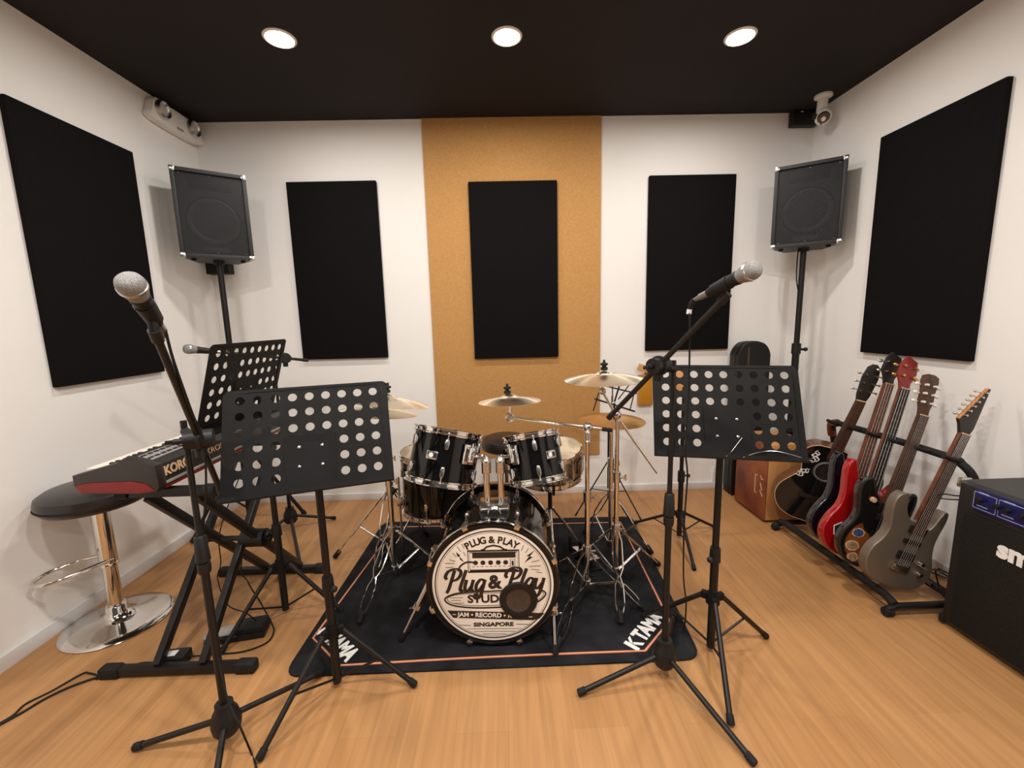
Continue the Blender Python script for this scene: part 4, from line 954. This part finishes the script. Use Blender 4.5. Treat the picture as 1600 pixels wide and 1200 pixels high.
B().tube([(p5[0], p5[1], .80), V((p5[0], p5[1], .83)), c5 + n5 * .03], .0045, 8).sphere((p5[0], p5[1], .82), .017, n=12).build('tilter', 'chromed', t); wing(t, c5 + n5 * .004, n5)
cymbal('cymbal', 'bronze cymbal at the far left of the drums, the lower of an overlapping pair', c5, .215, n5)

# folding wire music stand behind the hi-hat
fx, fy = .70, 2.80
t = thing('folding_music_stand', 'thin black folding wire music stand behind the drum cymbals', 'music stand', (fx, fy, 0))
Fp = lambda x, y: at(x, y, 'y', 2.74)
b = B()
def bar(x0, y0, x1, y1, r=.004): b.tube([Fp(x0, y0), Fp(x1, y1)], r, 8)
bar(931, 623, 992, 643); bar(930, 624, 992, 640) if False else None
bar(946, 603, 995, 615, .005); bar(929, 623, 992, 643, .006)
bar(938, 606, 927, 642); bar(991, 614, 984, 642); bar(957, 603, 957, 628); bar(968, 602, 960, 628, .006); bar(985, 599, 966, 624)
b.build('desk_frame', 'blk', t)
pt = Fp(960, 630)
B().cyl((fx, fy - .04, .30), pt, .007, 10).build('pole', 'blk', t); B().cyl((fx, fy - .04, .12), (fx, fy - .04, .62), .010, 12).build('lower_tube', 'blk', t)
for a in (195, 315, 75):
    u = V((math.cos(R(a)), math.sin(R(a)), 0)); k = V((fx, fy - .04, 0)); e = k + u * .25
    leg(k + V((0, 0, .36)) + u * .01, e + V((0, 0, .008)), .0045, 'blk', t); B().tube([k + V((0, 0, .15)) + u * .01, (k + u * .13 + V((0, 0, .185)))], .003, 6).build('brace', 'blk', t)
# ------------------------------------------------------------------ guitars
def axis_top(Bp, Rp, px, py):
    """point of the head-tip sight line closest to the line through the body end and the rail slot"""
    d1 = (Rp - Bp).normalized(); d2 = (at(px, py, 'y', 2.0) - CO).normalized(); w0 = Bp - CO
    b_ = d1.dot(d2); d_ = d1.dot(w0); e_ = d2.dot(w0); den = 1 - b_ * b_
    t2 = (e_ - b_ * d_) / den
    return CO + d2 * t2
def qframe(Bp, Tp, phi):
    a = (Tp - Bp).normalized(); n = V((-math.sin(R(phi)), -math.cos(R(phi)), 0)); n = (n - a * n.dot(a)).normalized(); x = a.cross(n)
    m = Matrix.Identity(4)
    for i in range(3): m[i][0] = x[i]; m[i][1] = a[i]; m[i][2] = n[i]; m[i][3] = Bp[i]
    return m
SUPER = [(0, .0), (-.07, .006), (-.13, .035), (-.162, .095), (-.158, .16), (-.132, .215), (-.124, .265), (-.138, .32), (-.152, .375), (-.148, .42), (-.122, .445), (-.098, .425), (-.085, .38), (-.062, .345), (-.034, .33), (.034, .318), (.054, .312), (.068, .335), (.078, .375), (.090, .41), (.108, .41), (.115, .37), (.112, .305), (.114, .25), (.130, .195), (.156, .14), (.162, .085), (.13, .032), (.07, .006)]
JAZZ = [(0, .0), (-.08, .004), (-.14, .04), (-.165, .10), (-.15, .17), (-.122, .225), (-.115, .28), (-.128, .35), (-.138, .41), (-.128, .455), (-.105, .455), (-.085, .41), (-.06, .37), (-.034, .36), (.034, .335), (.06, .33), (.085, .355), (.105, .385), (.125, .385), (.135, .35), (.125, .29), (.118, .235), (.13, .175), (.158, .115), (.16, .06), (.125, .02), (.07, .002)]
ACOU = [(0, .0), (-.08, .004), (-.15, .04), (-.192, .115), (-.188, .19), (-.150, .255), (-.122, .30), (-.124, .345), (-.142, .40), (-.135, .455), (-.095, .488), (-.045, .495), (.045, .495), (.06, .47), (.085, .43), (.115, .425), (.128, .40), (.120, .34), (.124, .30), (.150, .255), (.188, .19), (.192, .115), (.15, .04), (.08, .004)]
def guitar(label, bpx, rail_y, tip, phi, outline, th, mats, joint, nut, bridge, head, strings, zb=.1, cat='guitar', sc=None, grp='guitars on the rack'):
    Bp = G(bpx[0], bpx[1], zb); Rp = V((1.90, rail_y, .69)); Tp = axis_top(Bp, Rp, *tip)
    L = (Tp - Bp).length; Q = qframe(Bp, Tp, phi); s = sc or L
    nm = 'acoustic_guitar' if th > .07 else ('bass_guitar' if strings == 4 else 'electric_guitar')
    t = thing(nm, label, cat, Bp, grp)
    o2 = [(p.x * s, p.y * s) for p in spline([(a, b, 0) for a, b in outline], 5, True)]
    side = B().prism(o2, -th / 2, th / 2, Q, .004 if th > .07 else .009, 3)
    zf = th / 2
    jy, ny, by = joint * L, nut * L, bridge * L
    if th > .07:
        side.build('body', mats['side'], t)
        B().prism([(x * .985, .004 + y * .985) for x, y in o2], zf, zf + .0015, Q).build('top_plate', mats['body'], t)
        B().tube([V((x * .992, .002 + y * .992, zf - .0005)) for x, y in o2], .0022, 6, True, Q).build('binding', 'cream', t)
    else: side.build('body', mats['body'], t)
    w0, w1 = .021 * s / .95, .028 * s / .95
    B().prism([(-w1, jy), (w1, jy), (w0, ny), (-w0, ny)], zf - .012, zf + .006, Q, .006).build('neck', mats['neck'], t)
    fb = B().m(0).prism([(-w1, jy - .06 * s), (w1, jy - .06 * s), (w0, ny), (-w0, ny)], zf + .006, zf + .010, Q)
    fb.m(1)
    scale = ny - by
    for k in range(1, 21):
        y = ny - scale * (1 - 2 ** (-k / 12))
        if y < jy - .055 * s: break
        q = (ny - y) / (ny - jy); wd = w0 + (w1 - w0) * min(q, 1); fb.box((0, y, zf + .0102), (2 * wd - .002, .0013, .0012), Q)
    fb.build('fretboard', [mats['fb'], 'dchrome'], t)
    B().box((0, ny, zf + .0105), (2 * w0, .005, .006), Q).build('nut', 'cream', t)
    st = B()
    for k in range(strings):
        u = (k - (strings - 1) / 2) / (strings - 1) * 2
        st.tube([(u * .026 * s, by, zf + .012), (u * (w0 - .004), ny, zf + .0125)], .0006 if strings > 4 else .0012, 5, M=Q)
    st.build('strings', 'steel', t)
    H = Q @ T(0, ny, zf - .003) @ RX(R(-9)); hl = L - ny
    def peg(x, y, d, m='chromed', big=1.):
        b = B().cyl((x, y, .006), (x, y, .020), .0045 * big, 10, M=H).cyl((x, y, -.004), (x + d * .026, y, -.004), .003, 8, M=H)
        b.sphere((x + d * .030, y, -.004), .0085 * big, H, 10, (1, .75, .55)); b.build('tuning_peg', m, t)
    if head == 'acoustic':
        B().prism([(-w0, -.002), (w0, -.002), (.030, .03), (.036, hl * .62), (.028, hl * .9), (.010, hl), (-.010, hl), (-.028, hl * .9), (-.036, hl * .62), (-.030, .03)], -.008, .006, H, .003).build('headstock', mats['head'], t)
        for k in range(3):
            for d in (-1, 1): peg(d * .022, hl * (.26 + .22 * k), d * 1.0)
    elif head == 'bass':
        B().prism([(-w0, -.002), (w0, -.002), (.026, .03), (.044, .06), (.050, hl * .5), (.046, hl * .86), (-.004, hl), (-.030, hl * .80), (-.046, .07), (-.030, .03)], -.008, .006, H, .003).build('headstock', mats['head'], t)
        for k in range(2):
            for d in (-1, 1): peg(d * .026, hl * (.36 + .30 * k), d, mats.get('peg', 'chromed'), 1.5)
    elif head == 'open':
        B().prism([(-w0, -.002), (w0, -.002), (.024, .03), (.033, .06), (.031, hl * .55), (.038, hl * .82), (.034, hl * .95), (.014, hl), (-.014, hl), (-.034, hl * .95), (-.038, hl * .82), (-.031, hl * .55), (-.033, .06), (-.024, .03)], -.008, .006, H, .003).build('headstock', mats['head'], t)
        for k in range(3):
            for d in (-1, 1): peg(d * .020, hl * (.30 + .21 * k), d, 'pearl', 1.3)
    else:
        B().prism([(-w0, -.002), (w0, -.002), (.034, .03), (.036, .05), (.058, hl), (.046, hl), (-.046, .055), (-.034, .035)], -.008, .006, H, .003).build('headstock', mats['head'], t)
        B().prism([(-.048, .055), (-.043, .053), (.049, hl), (.044, hl)], -.007, .0068, H, .001).build('headstock_edge', 'maple', t)
        for k in range(6):
            f = (k + .5) / 6; x = -.034 + f * .072; y = .062 + f * (hl - .075); peg(x, y, -1)
    return t, Q, L, zf, by, jy
def hardware(t, Q, zf, by, pk, pm='blkp', bm='chromed', wid=.078):
    for y, w_ in pk: B().box((0, y, zf + .004), (wid, w_, .010), Q, .003).build('pickup', pm, t)
    B().box((0, by - .008, zf + .005), (.082, .036, .010), Q, .003).box((0, by - .004, zf + .011), (.07, .016, .006), Q, .002).build('bridge', bm, t)
rw = dict(neck='rosew', fb='rosew', head='ebony')
# 1 acoustic
t, Q, L, zf, by, jy = guitar('black acoustic guitar farthest back on the rack, leaning beside the tan box', (1252, 806), 2.27, (1367, 568), 25, ACOU, .098,
    dict(body='acblk', side='acside', neck='rosew', fb='rosew', head='ebony'), .49, .80, .165, 'acoustic', 6)
sy_ = .345 * L
B().lathe([(0, .0006), (.048, .0006), (.048, .0)], Q @ T(0, sy_, zf + .0015), 40).build('sound_hole_disc', 'ebony', t)  # dark disc paints the shade inside the hole; no opening is cut
B().m(0).ring(.055, .0022, Q @ T(0, sy_, zf + .0016), 40, 6).ring(.062, .0010, Q @ T(0, sy_, zf + .0016), 40, 6).build('rosette', 'kgrey', t)
B().box((0, by, zf + .006), (.15, .026, .010), Q, .004).box((0, by + .004, zf + .012), (.078, .003, .005), Q).build('bridge', 'ebony', t)
dcl = B()
for (cx, cy, a) in ((-.078, .415, 20), (-.108, .30, -25)):
    Md = Q @ T(cx * L, cy * L, zf + .0016) @ RZ(R(a))
    for pts in ([(-.02, -.035), (.0, -.02), (-.008, 0), (.012, .012), (.0, .03), (.014, .042)], [(.0, -.03), (.016, -.014), (.004, .004), (.02, .02), (.012, .034)], [(-.022, -.01), (-.006, .002), (-.016, .014), (.0, .024)]):
        P = spline([(x, y, 0) for x, y in pts], 5); dcl.ribbon([(p.x, p.y) for p in P], [.006 * math.sin(PI * (i + .5) / len(P)) + .0015 for i in range(len(P))], Md, .0005)
dcl.build('scroll_decal', 'whitet', t)
# 2 navy
t, Q, L, zf, by, jy = guitar('dark navy bass guitar between the black acoustic guitar and the red bass', (1303, 850), 2.13, (1398, 550), 2, JAZZ, .044,
    dict(body='navy', neck='redw', fb='redw', head='ebony'), .345, .84, .085, 'bass', 4, cat='bass guitar')
hardware(t, Q, zf, by, [(.16 * L, .03), (.25 * L, .03)])
# 3 red
t, Q, L, zf, by, jy = guitar('cherry red bass guitar with a red headstock and a pentagon sticker', (1322, 868), 2.03, (1423, 556), 2, JAZZ, .044,
    dict(body='red', neck='redw', fb='ebony', head='redh', peg='gold'), .345, .84, .085, 'bass', 4, cat='bass guitar')
hardware(t, Q, zf, by, [(.16 * L, .03), (.25 * L, .03)])
Ms_ = Q @ T(-.096, .125, zf)
pent = [(.036 * math.cos(PI / 2 + k * 2 * PI / 5), .040 * math.sin(PI / 2 + k * 2 * PI / 5)) for k in range(5)]
o = B().prism(pent, 0, .0007, Ms_).build('pentagon_sticker', 'whitet', t)
B().prism([(x * .82, y * .82) for x, y in pent], .0005, .0010, Ms_).build('sticker_print', 'kbody', o); B().box((-.004, .008, .0011), (.018, .012, .0006), Ms_).build('sticker_print', 'gold', o)
# 4 burst with stickers
t, Q, L, zf, by, jy = guitar('brown electric guitar covered in stickers with a black pickguard, behind the silver guitar', (1347, 884), 1.885, (1459, 585), 6, SUPER, .044,
    dict(body='acblk', neck='rosew', fb='rosew', head='rosew'), .34, .80, .11, 'open', 6)
pg = spline([(-.10, .25, 0), (-.125, .32, 0), (-.13, .40, 0), (-.095, .40, 0), (-.03, .34, 0), (.05, .32, 0), (.09, .33, 0), (.11, .27, 0), (.09, .18, 0), (.0, .16, 0), (-.07, .19, 0)], 4, True)
B().prism([(p.x * L, p.y * L) for p in pg], zf - .001, zf + .002, Q, .0006).build('pickguard', 'acblk', t)
tp = spline([(0, .02, 0), (-.07, .026, 0), (-.115, .05, 0), (-.138, .10, 0), (-.132, .155, 0), (-.105, .205, 0), (-.05, .235, 0), (.05, .235, 0), (.105, .19, 0), (.13, .13, 0), (.135, .085, 0), (.11, .045, 0), (.06, .022, 0)], 4, True)
B().prism([(p.x * L, p.y * L) for p in tp], zf - .001, zf + .0006, Q).build('burst_top', 'burst', t)
rim = spline([(a * .985 * L, .004 + b * .985 * L, 0) for a, b in SUPER], 5, True)
B().tube([V((p.x, p.y, zf - .007)) for p in rim], .0095, 8, True, Q).build('dark_edge', 'ebony', t)
hardware(t, Q, zf + .002, by, [(.18 * L, .034), (.27 * L, .034)])
B().lathe([(0, 0), (.013, 0), (.012, .012), (0, .013)], Q @ T(-.085 * L, .345 * L, zf + .002), 20).build('knob', 'cream', t)
blob = lambda cx, cy, rx, ry, k=14, j=.12: [(cx + rx * (1 + random.uniform(-j, j)) * math.cos(2 * PI * i / k), cy + ry * (1 + random.uniform(-j, j)) * math.sin(2 * PI * i / k)) for i in range(k)]
for (cx, cy, rx, ry, m1, m2) in ((-.092, .165, .030, .024, 'cream', 'sblue'), (-.098, .095, .033, .026, 'cream', 'skraft'), (-.078, .038, .026, .024, 'cream', 'skraft')):
    o = B().prism(blob(cx * L, cy * L, rx, ry), zf, zf + .0007, Q).build('sticker', m1, t)
    B().prism(blob(cx * L, cy * L, rx * .82, ry * .82, 12, .06), zf + .0004, zf + .0011, Q).build('sticker_print', m2, o)
zz = B()
for k in range(2): zz.ribbon([(-.075 * L, (.215 - .03 * k) * L), (-.055 * L, (.235 - .03 * k) * L), (-.05 * L, (.21 - .03 * k) * L), (-.03 * L, (.232 - .03 * k) * L)], .008, Q @ T(0, 0, zf), .0008)
zz.build('chevron_sticker', 'ebony', t)
# 5 silver
t, Q, L, zf, by, jy = guitar('silver grey electric guitar nearest on the rack, with a pointed headstock', (1383, 912), 1.75, (1534, 602), 1, SUPER, .044,
    dict(body='silver', neck='redw', fb='rosew', head='ebony'), .34, .775, .115, 'inline', 6)
hardware(t, Q, zf, by, [(.165 * L, .036), (.235 * L, .02), (.295 * L, .034)], bm='steel')
for cx, cy in ((.085, .15), (.10, .10)): B().lathe([(0, 0), (.010, 0), (.0085, .016), (0, .017)], Q @ T(cx * L, cy * L, zf), 18).build('knob', 'chromed', t)
o = B().cyl((.05, .15 * L, zf + .002), (.105, .135 * L, zf + .02), .003, 8, M=Q).build('tremolo_arm', 'chromed', t)
jp = Q @ V((.150, .075, 0)); jd = (Q.to_3x3() @ V((1, -.25, 0))).normalized()
B().cyl(jp - jd * .0, jp + jd * .05, .006, 12).build('cable_plug', 'chromed', t)
cable('guitar_cable', 'black cable plugged into the silver guitar and running behind the amplifier', [jp + jd * .045, jp + jd * .10, at(1462, 892, 'y', 1.68), at(1478, 899, 'y', 1.655), (2.08, 1.63, .06), (2.165, 1.5, .03)], .0032)
cable('guitar_cable', 'black cable looping over the baseboard to the amplifier beside the silver guitar', [(2.165, 1.78, .04), at(1452, 893, 'x', 2.15), at(1466, 890, 'x', 2.16), at(1480, 895, 'x', 2.16), (2.168, 1.52, .05)], .003)
cable('patch_cable', 'thin black cable loop sticking out beside the top of the amplifier', [(2.03, 1.603, .55), at(1500, 781, 'y', 1.62), at(1472, 779, 'y', 1.66), at(1464, 775, 'y', 1.68), at(1476, 772, 'y', 1.66), at(1503, 775, 'y', 1.62), (2.06, 1.603, .57)], .0028)

# ------------------------------------------------------------------ guitar rack
t = thing('guitar_rack', 'black padded guitar rack on the floor along the right wall', 'guitar rack', (1.85, 2.05, 0))
rx = 1.945; y0, y1 = 1.655, 2.43
B().tube(spline([(2.03, y0, .05), (2.015, y0 - .005, .40), (1.975, y0, .60), (rx, y0 + .035, .675), (rx, y0 + .12, .69), (rx, y1 - .12, .69), (rx, y1 - .035, .675), (1.975, y1, .60), (2.015, y1 + .005, .40), (2.03, y1, .05)], 8), .0165, 14).build('padded_rail', 'rub', t)
for y in (y0, y1):
    o = B().tube([(1.655, y, .030), (1.70, y, .045), (2.08, y, .045), (2.12, y, .03)], .015, 12).build('floor_tube', 'blk', t)
    for x in (1.662, 2.112): B().tube([(x - .016, y, .021), (x + .016, y, .021)], .020, 12).build('rubber_foot', 'rub', o)
for x, z in ((1.690, .068), (1.955, .074)):
    B().tube([(x, y0, z - .015), (x, y0 + .05, z), (x, y1 - .05, z), (x, y1, z - .015)], .018, 12).build('cradle_tube', 'rub', t)
B().tube(spline([(1.972, y1 + .004, .60), (1.95, y1 - .012, .668), (1.945, y1 - .06, .690)], 6), .0225, 14).build('end_pad', 'redb', t)
yk = [2.34, 2.20, 2.075, 1.95, 1.815, 1.69]
for y in yk: B().tube([(rx - .01, y, .69), (rx - .05, y, .70), (rx - .085, y, .715)], .009, 10).build('divider_peg', 'rub', t)

# ------------------------------------------------------------------ boxes, bag and bits in the right corner
t = thing('wooden_box', 'tan and red-brown wooden box standing on the floor behind the black acoustic guitar', 'box', (1.79, 2.69, 0))
B().box((1.79, 2.69, .268), (.28, .345, .50), bev=.004).build('shell', 'box', t)
B().box((1.646, 2.69, .268), (.010, .345, .50), bev=.003).build('front_board', 'boxr', t)
e = B(); Me = frame((1.6405, 2.575, .23), (-1, 0, 0), (0, -1, 0))
e.ribbon([(-.03, .06), (-.055, .06), (-.055, -.06), (-.03, -.06)], .008, Me).ribbon([(.0, .07), (.01, .05), (.03, .055)], .008, Me).ribbon([(.0, .02), (.02, -.02), (.0, -.03), (.03, -.06)], .010, Me)
e.build('emblem', 'cream', t)
for x in (1.68, 1.90):
    for y in (2.55, 2.83): B().cyl((x, y, 0), (x, y, .02), .016, 12).build('rubber_foot', 'rub', t)
t = thing('instrument_bag', 'tall black round-topped instrument bag standing in the back right corner', 'bag', (1.79, 3.0, 0))
ga, gb = at(1149, 575, 'y', 2.98), at(1199, 575, 'y', 2.98); gm = (ga.x + gb.x) / 2; gw = (gb.x - ga.x) / 2
op = [(gm - gw * 1.0, .03), (gm - gw * 1.02, .3), (gm - gw, .95), (gm - gw * .97, 1.06), (gm - gw * .6, 1.125), (gm, 1.14), (gm + gw * .6, 1.125), (gm + gw * .97, 1.06), (gm + gw, .95), (gm + gw * 1.02, .3), (gm + gw, .03), (gm + gw * .7, .004), (gm - gw * .7, .004)]
Mb = frame((0, 3.065, 0), (0, -1, 0), (1, 0, 0))
B().prism([(p.x, p.y) for p in spline([(a, b, 0) for a, b in op], 4, True)], 0, .115, Mb, .02, 3).build('body', 'blkp', t)
B().tube([V((p.x, p.y, .075)) for p in spline([(a, b, 0) for a, b in op], 4, True)], .004, 6, True, Mb).build('zip', 'rub', t)
B().box((gm - gw * .38, .95, .117), (.012, .30, .004), Mb, .001).build('webbing_strap', 'brown', t)['label'] = 'brown webbing strip'  # strip in the strap's own brown colour
p = at(1009, 606, 'y', 3.07); ya = at(998, 600, 'y', 3.07); yb = at(1020, 633, 'y', 3.07)
t = thing('yellow_board', 'mustard yellow board with brown edge on the back wall right of the cymbals', 'board', (p.x, YB, yb.z))
zt = at(1010, 586, 'y', 3.07).z
B().box(((ya.x + yb.x) / 2, 3.085, (zt + yb.z) / 2), (yb.x - ya.x, .03, zt - yb.z), bev=.003).build('wooden_edge', 'maple', t)
B().box(((ya.x + yb.x) / 2 - .004, 3.0695, (zt + yb.z) / 2 + .003), (yb.x - ya.x - .018, .004, zt - yb.z - .014), bev=.001).build('face', 'yellow', t)
fa, fb2 = at(997, 573, 'y', 3.05), at(1022, 580, 'y', 3.05); dx = (fb2 - fa)
o = B().box((0, 0, dx.length / 2), (.012, .05, dx.length), frame(fa, dx, (0, 1, 0)), .004).build('tan_flap', 'tan', t)
B().ring(.016, .005, frame(at(1019, 573, 'y', 3.04), (0, -1, 0)), 20).build('hook', 'blkp', t)
B().box((at(1012, 584, 'y', 3.07).x, 3.088, zt + .02), (.03, .02, .08), bev=.003).build('hanger', 'maple', t)

# slim tripod stand behind the right music stand
hx, hy = 1.033, 2.37
t = thing('tripod_stand', 'slim black tripod stand behind the front right music stand', 'stand', (hx, hy, 0))
B().cyl((hx, hy, .02), (hx, hy, .42), .0145, 16).build('lower_tube', 'blk', t); B().cyl((hx, hy, .40), (hx, hy, .93), .0115, 14).build('pole', 'blk', t)
B().cyl((hx, hy, .36), (hx, hy, .425), .020, 16).cyl((hx, hy, .40), (hx + .035, hy - .01, .40), .006, 8).sphere((hx + .037, hy - .01, .40), .012, n=10).build('height_knob', 'blkp', t)
hb = B().cyl((hx, hy, .135), (hx, hy, .175), .024, 18)
for q in (G(1085, 893), G(1118, 826), G(990, 819)):
    q = V((q.x, q.y, .009)); d = (V((q.x - hx, q.y - hy, 0))).normalized(); hb.box((0, 0, 0), (.026, .018, .028), frame(V((hx, hy, .155)) + d * .028, (0, 0, 1), d), .004)
    a0 = V((hx, hy, .155)) + d * .036; leg(a0, q, .0085, 'blk', t); B().tube([a0.lerp(q, .5), V((hx, hy, .035)) + d * .014], .004, 8).build('brace', 'blk', t)
hb.build('tripod_hub', 'blkp', t)
B().box((hx - .012, hy + .02, .965), (.075, .04, .12), bev=.012).build('wooden_block', 'tan', t)['label'] = 'tan wooden block on top of the stand'

# ------------------------------------------------------------------ amplifier
AX, AY0, AY1, AZ = 1.842, .93, 1.597, .648
t = thing('guitar_amplifier', 'black guitar amplifier with a blue control panel at the right edge of the room', 'amplifier', (1.99, 1.26, 0))
prof = [(AX + .012, .022), (AX + .0, .06), (AX + .0, AZ - .135), (AX + .035, AZ - .03), (AX + .035, AZ), (AX + .29, AZ), (AX + .29, .022)]
prof = [(AX + .010, .016), (AX, .03), (AX, AZ - .012), (AX + .012, AZ), (AX + .30, AZ), (AX + .30, .016)]
B().prism([(x, -z) for x, z in prof], AY0, AY1, frame((0, 0, 0), (0, 1, 0), (1, 0, 0)), .006).build('cabinet', 'tolex', t)
B().box((AX - .002, (AY0 + AY1) / 2, .28), (.010, AY1 - AY0 - .07, .49), bev=.003).build('grille_cloth', 'cloth', t)
pz0, pz1 = .548, .636
o = B().box((AX - .003, (AY0 + AY1 - .02) / 2 - .0, (pz0 + pz1) / 2), (.010, AY1 - AY0 - .11, pz1 - pz0), bev=.003).build('control_panel', 'blue', t)
Mp = frame((AX - .0081, AY1 - .062, (pz0 + pz1) / 2), (-1, 0, 0), (0, -1, 0))
g = B()
for x0, x1 in ((.0, .075), (.083, .235), (.243, .42)):
    g.ribbon([(x0, -.032), (x1, -.032), (x1, .032), (x0, .032)], .0028, Mp, .0006, True); g.ribbon([(x0 + .015, .033), (x0 + .05, .033)], .006, Mp, .0008)
    g.ribbon([(x0 + .012, -.020), (x0 + .05, -.020)], .003, Mp, .0006)
g.build('panel_print', 'pblue', o)
for k in range(9):
    x = .022 + k * .046
    if abs(x - .079) < .012: x += .014
    B().lathe([(0, 0), (.010, 0), (.0095, .004), (.008, .015), (0, .016)], Mp @ T(x, .004, 0), 18).box((0, .005, .016), (.0015, .007, .001), Mp @ T(x, .004, 0)).build('knob', 'blkp', t)
B().text('sm', .092, frame((AX - .0072, 1.436, .44), (-1, 0, 0), (0, -1, 0)), .0022, bold=.004, sx=1.0, align='LEFT').build('logo', 'whitet', t)
for y in (AY0, AY1):
    for z in (.03, AZ - .014):
        B().box((AX + .018, y, z), (.05, .02, .04), bev=.008).build('corner_protector', 'blkp' if z < .3 else 'chromed', t)
B().tube(spline([(AX + .15, 1.12, AZ), (AX + .15, 1.14, AZ + .03), (AX + .15, 1.26, AZ + .036), (AX + .15, 1.38, AZ + .03), (AX + .15, 1.40, AZ)], 5), .009, 10, flat=.6).build('handle', 'rub', t) if False else None
for x in (AX + .05, AX + .25):
    for y in (AY0 + .05, AY1 - .05): B().cyl((x, y, 0), (x, y, .018), .018, 14).build('rubber_foot', 'rub', t)
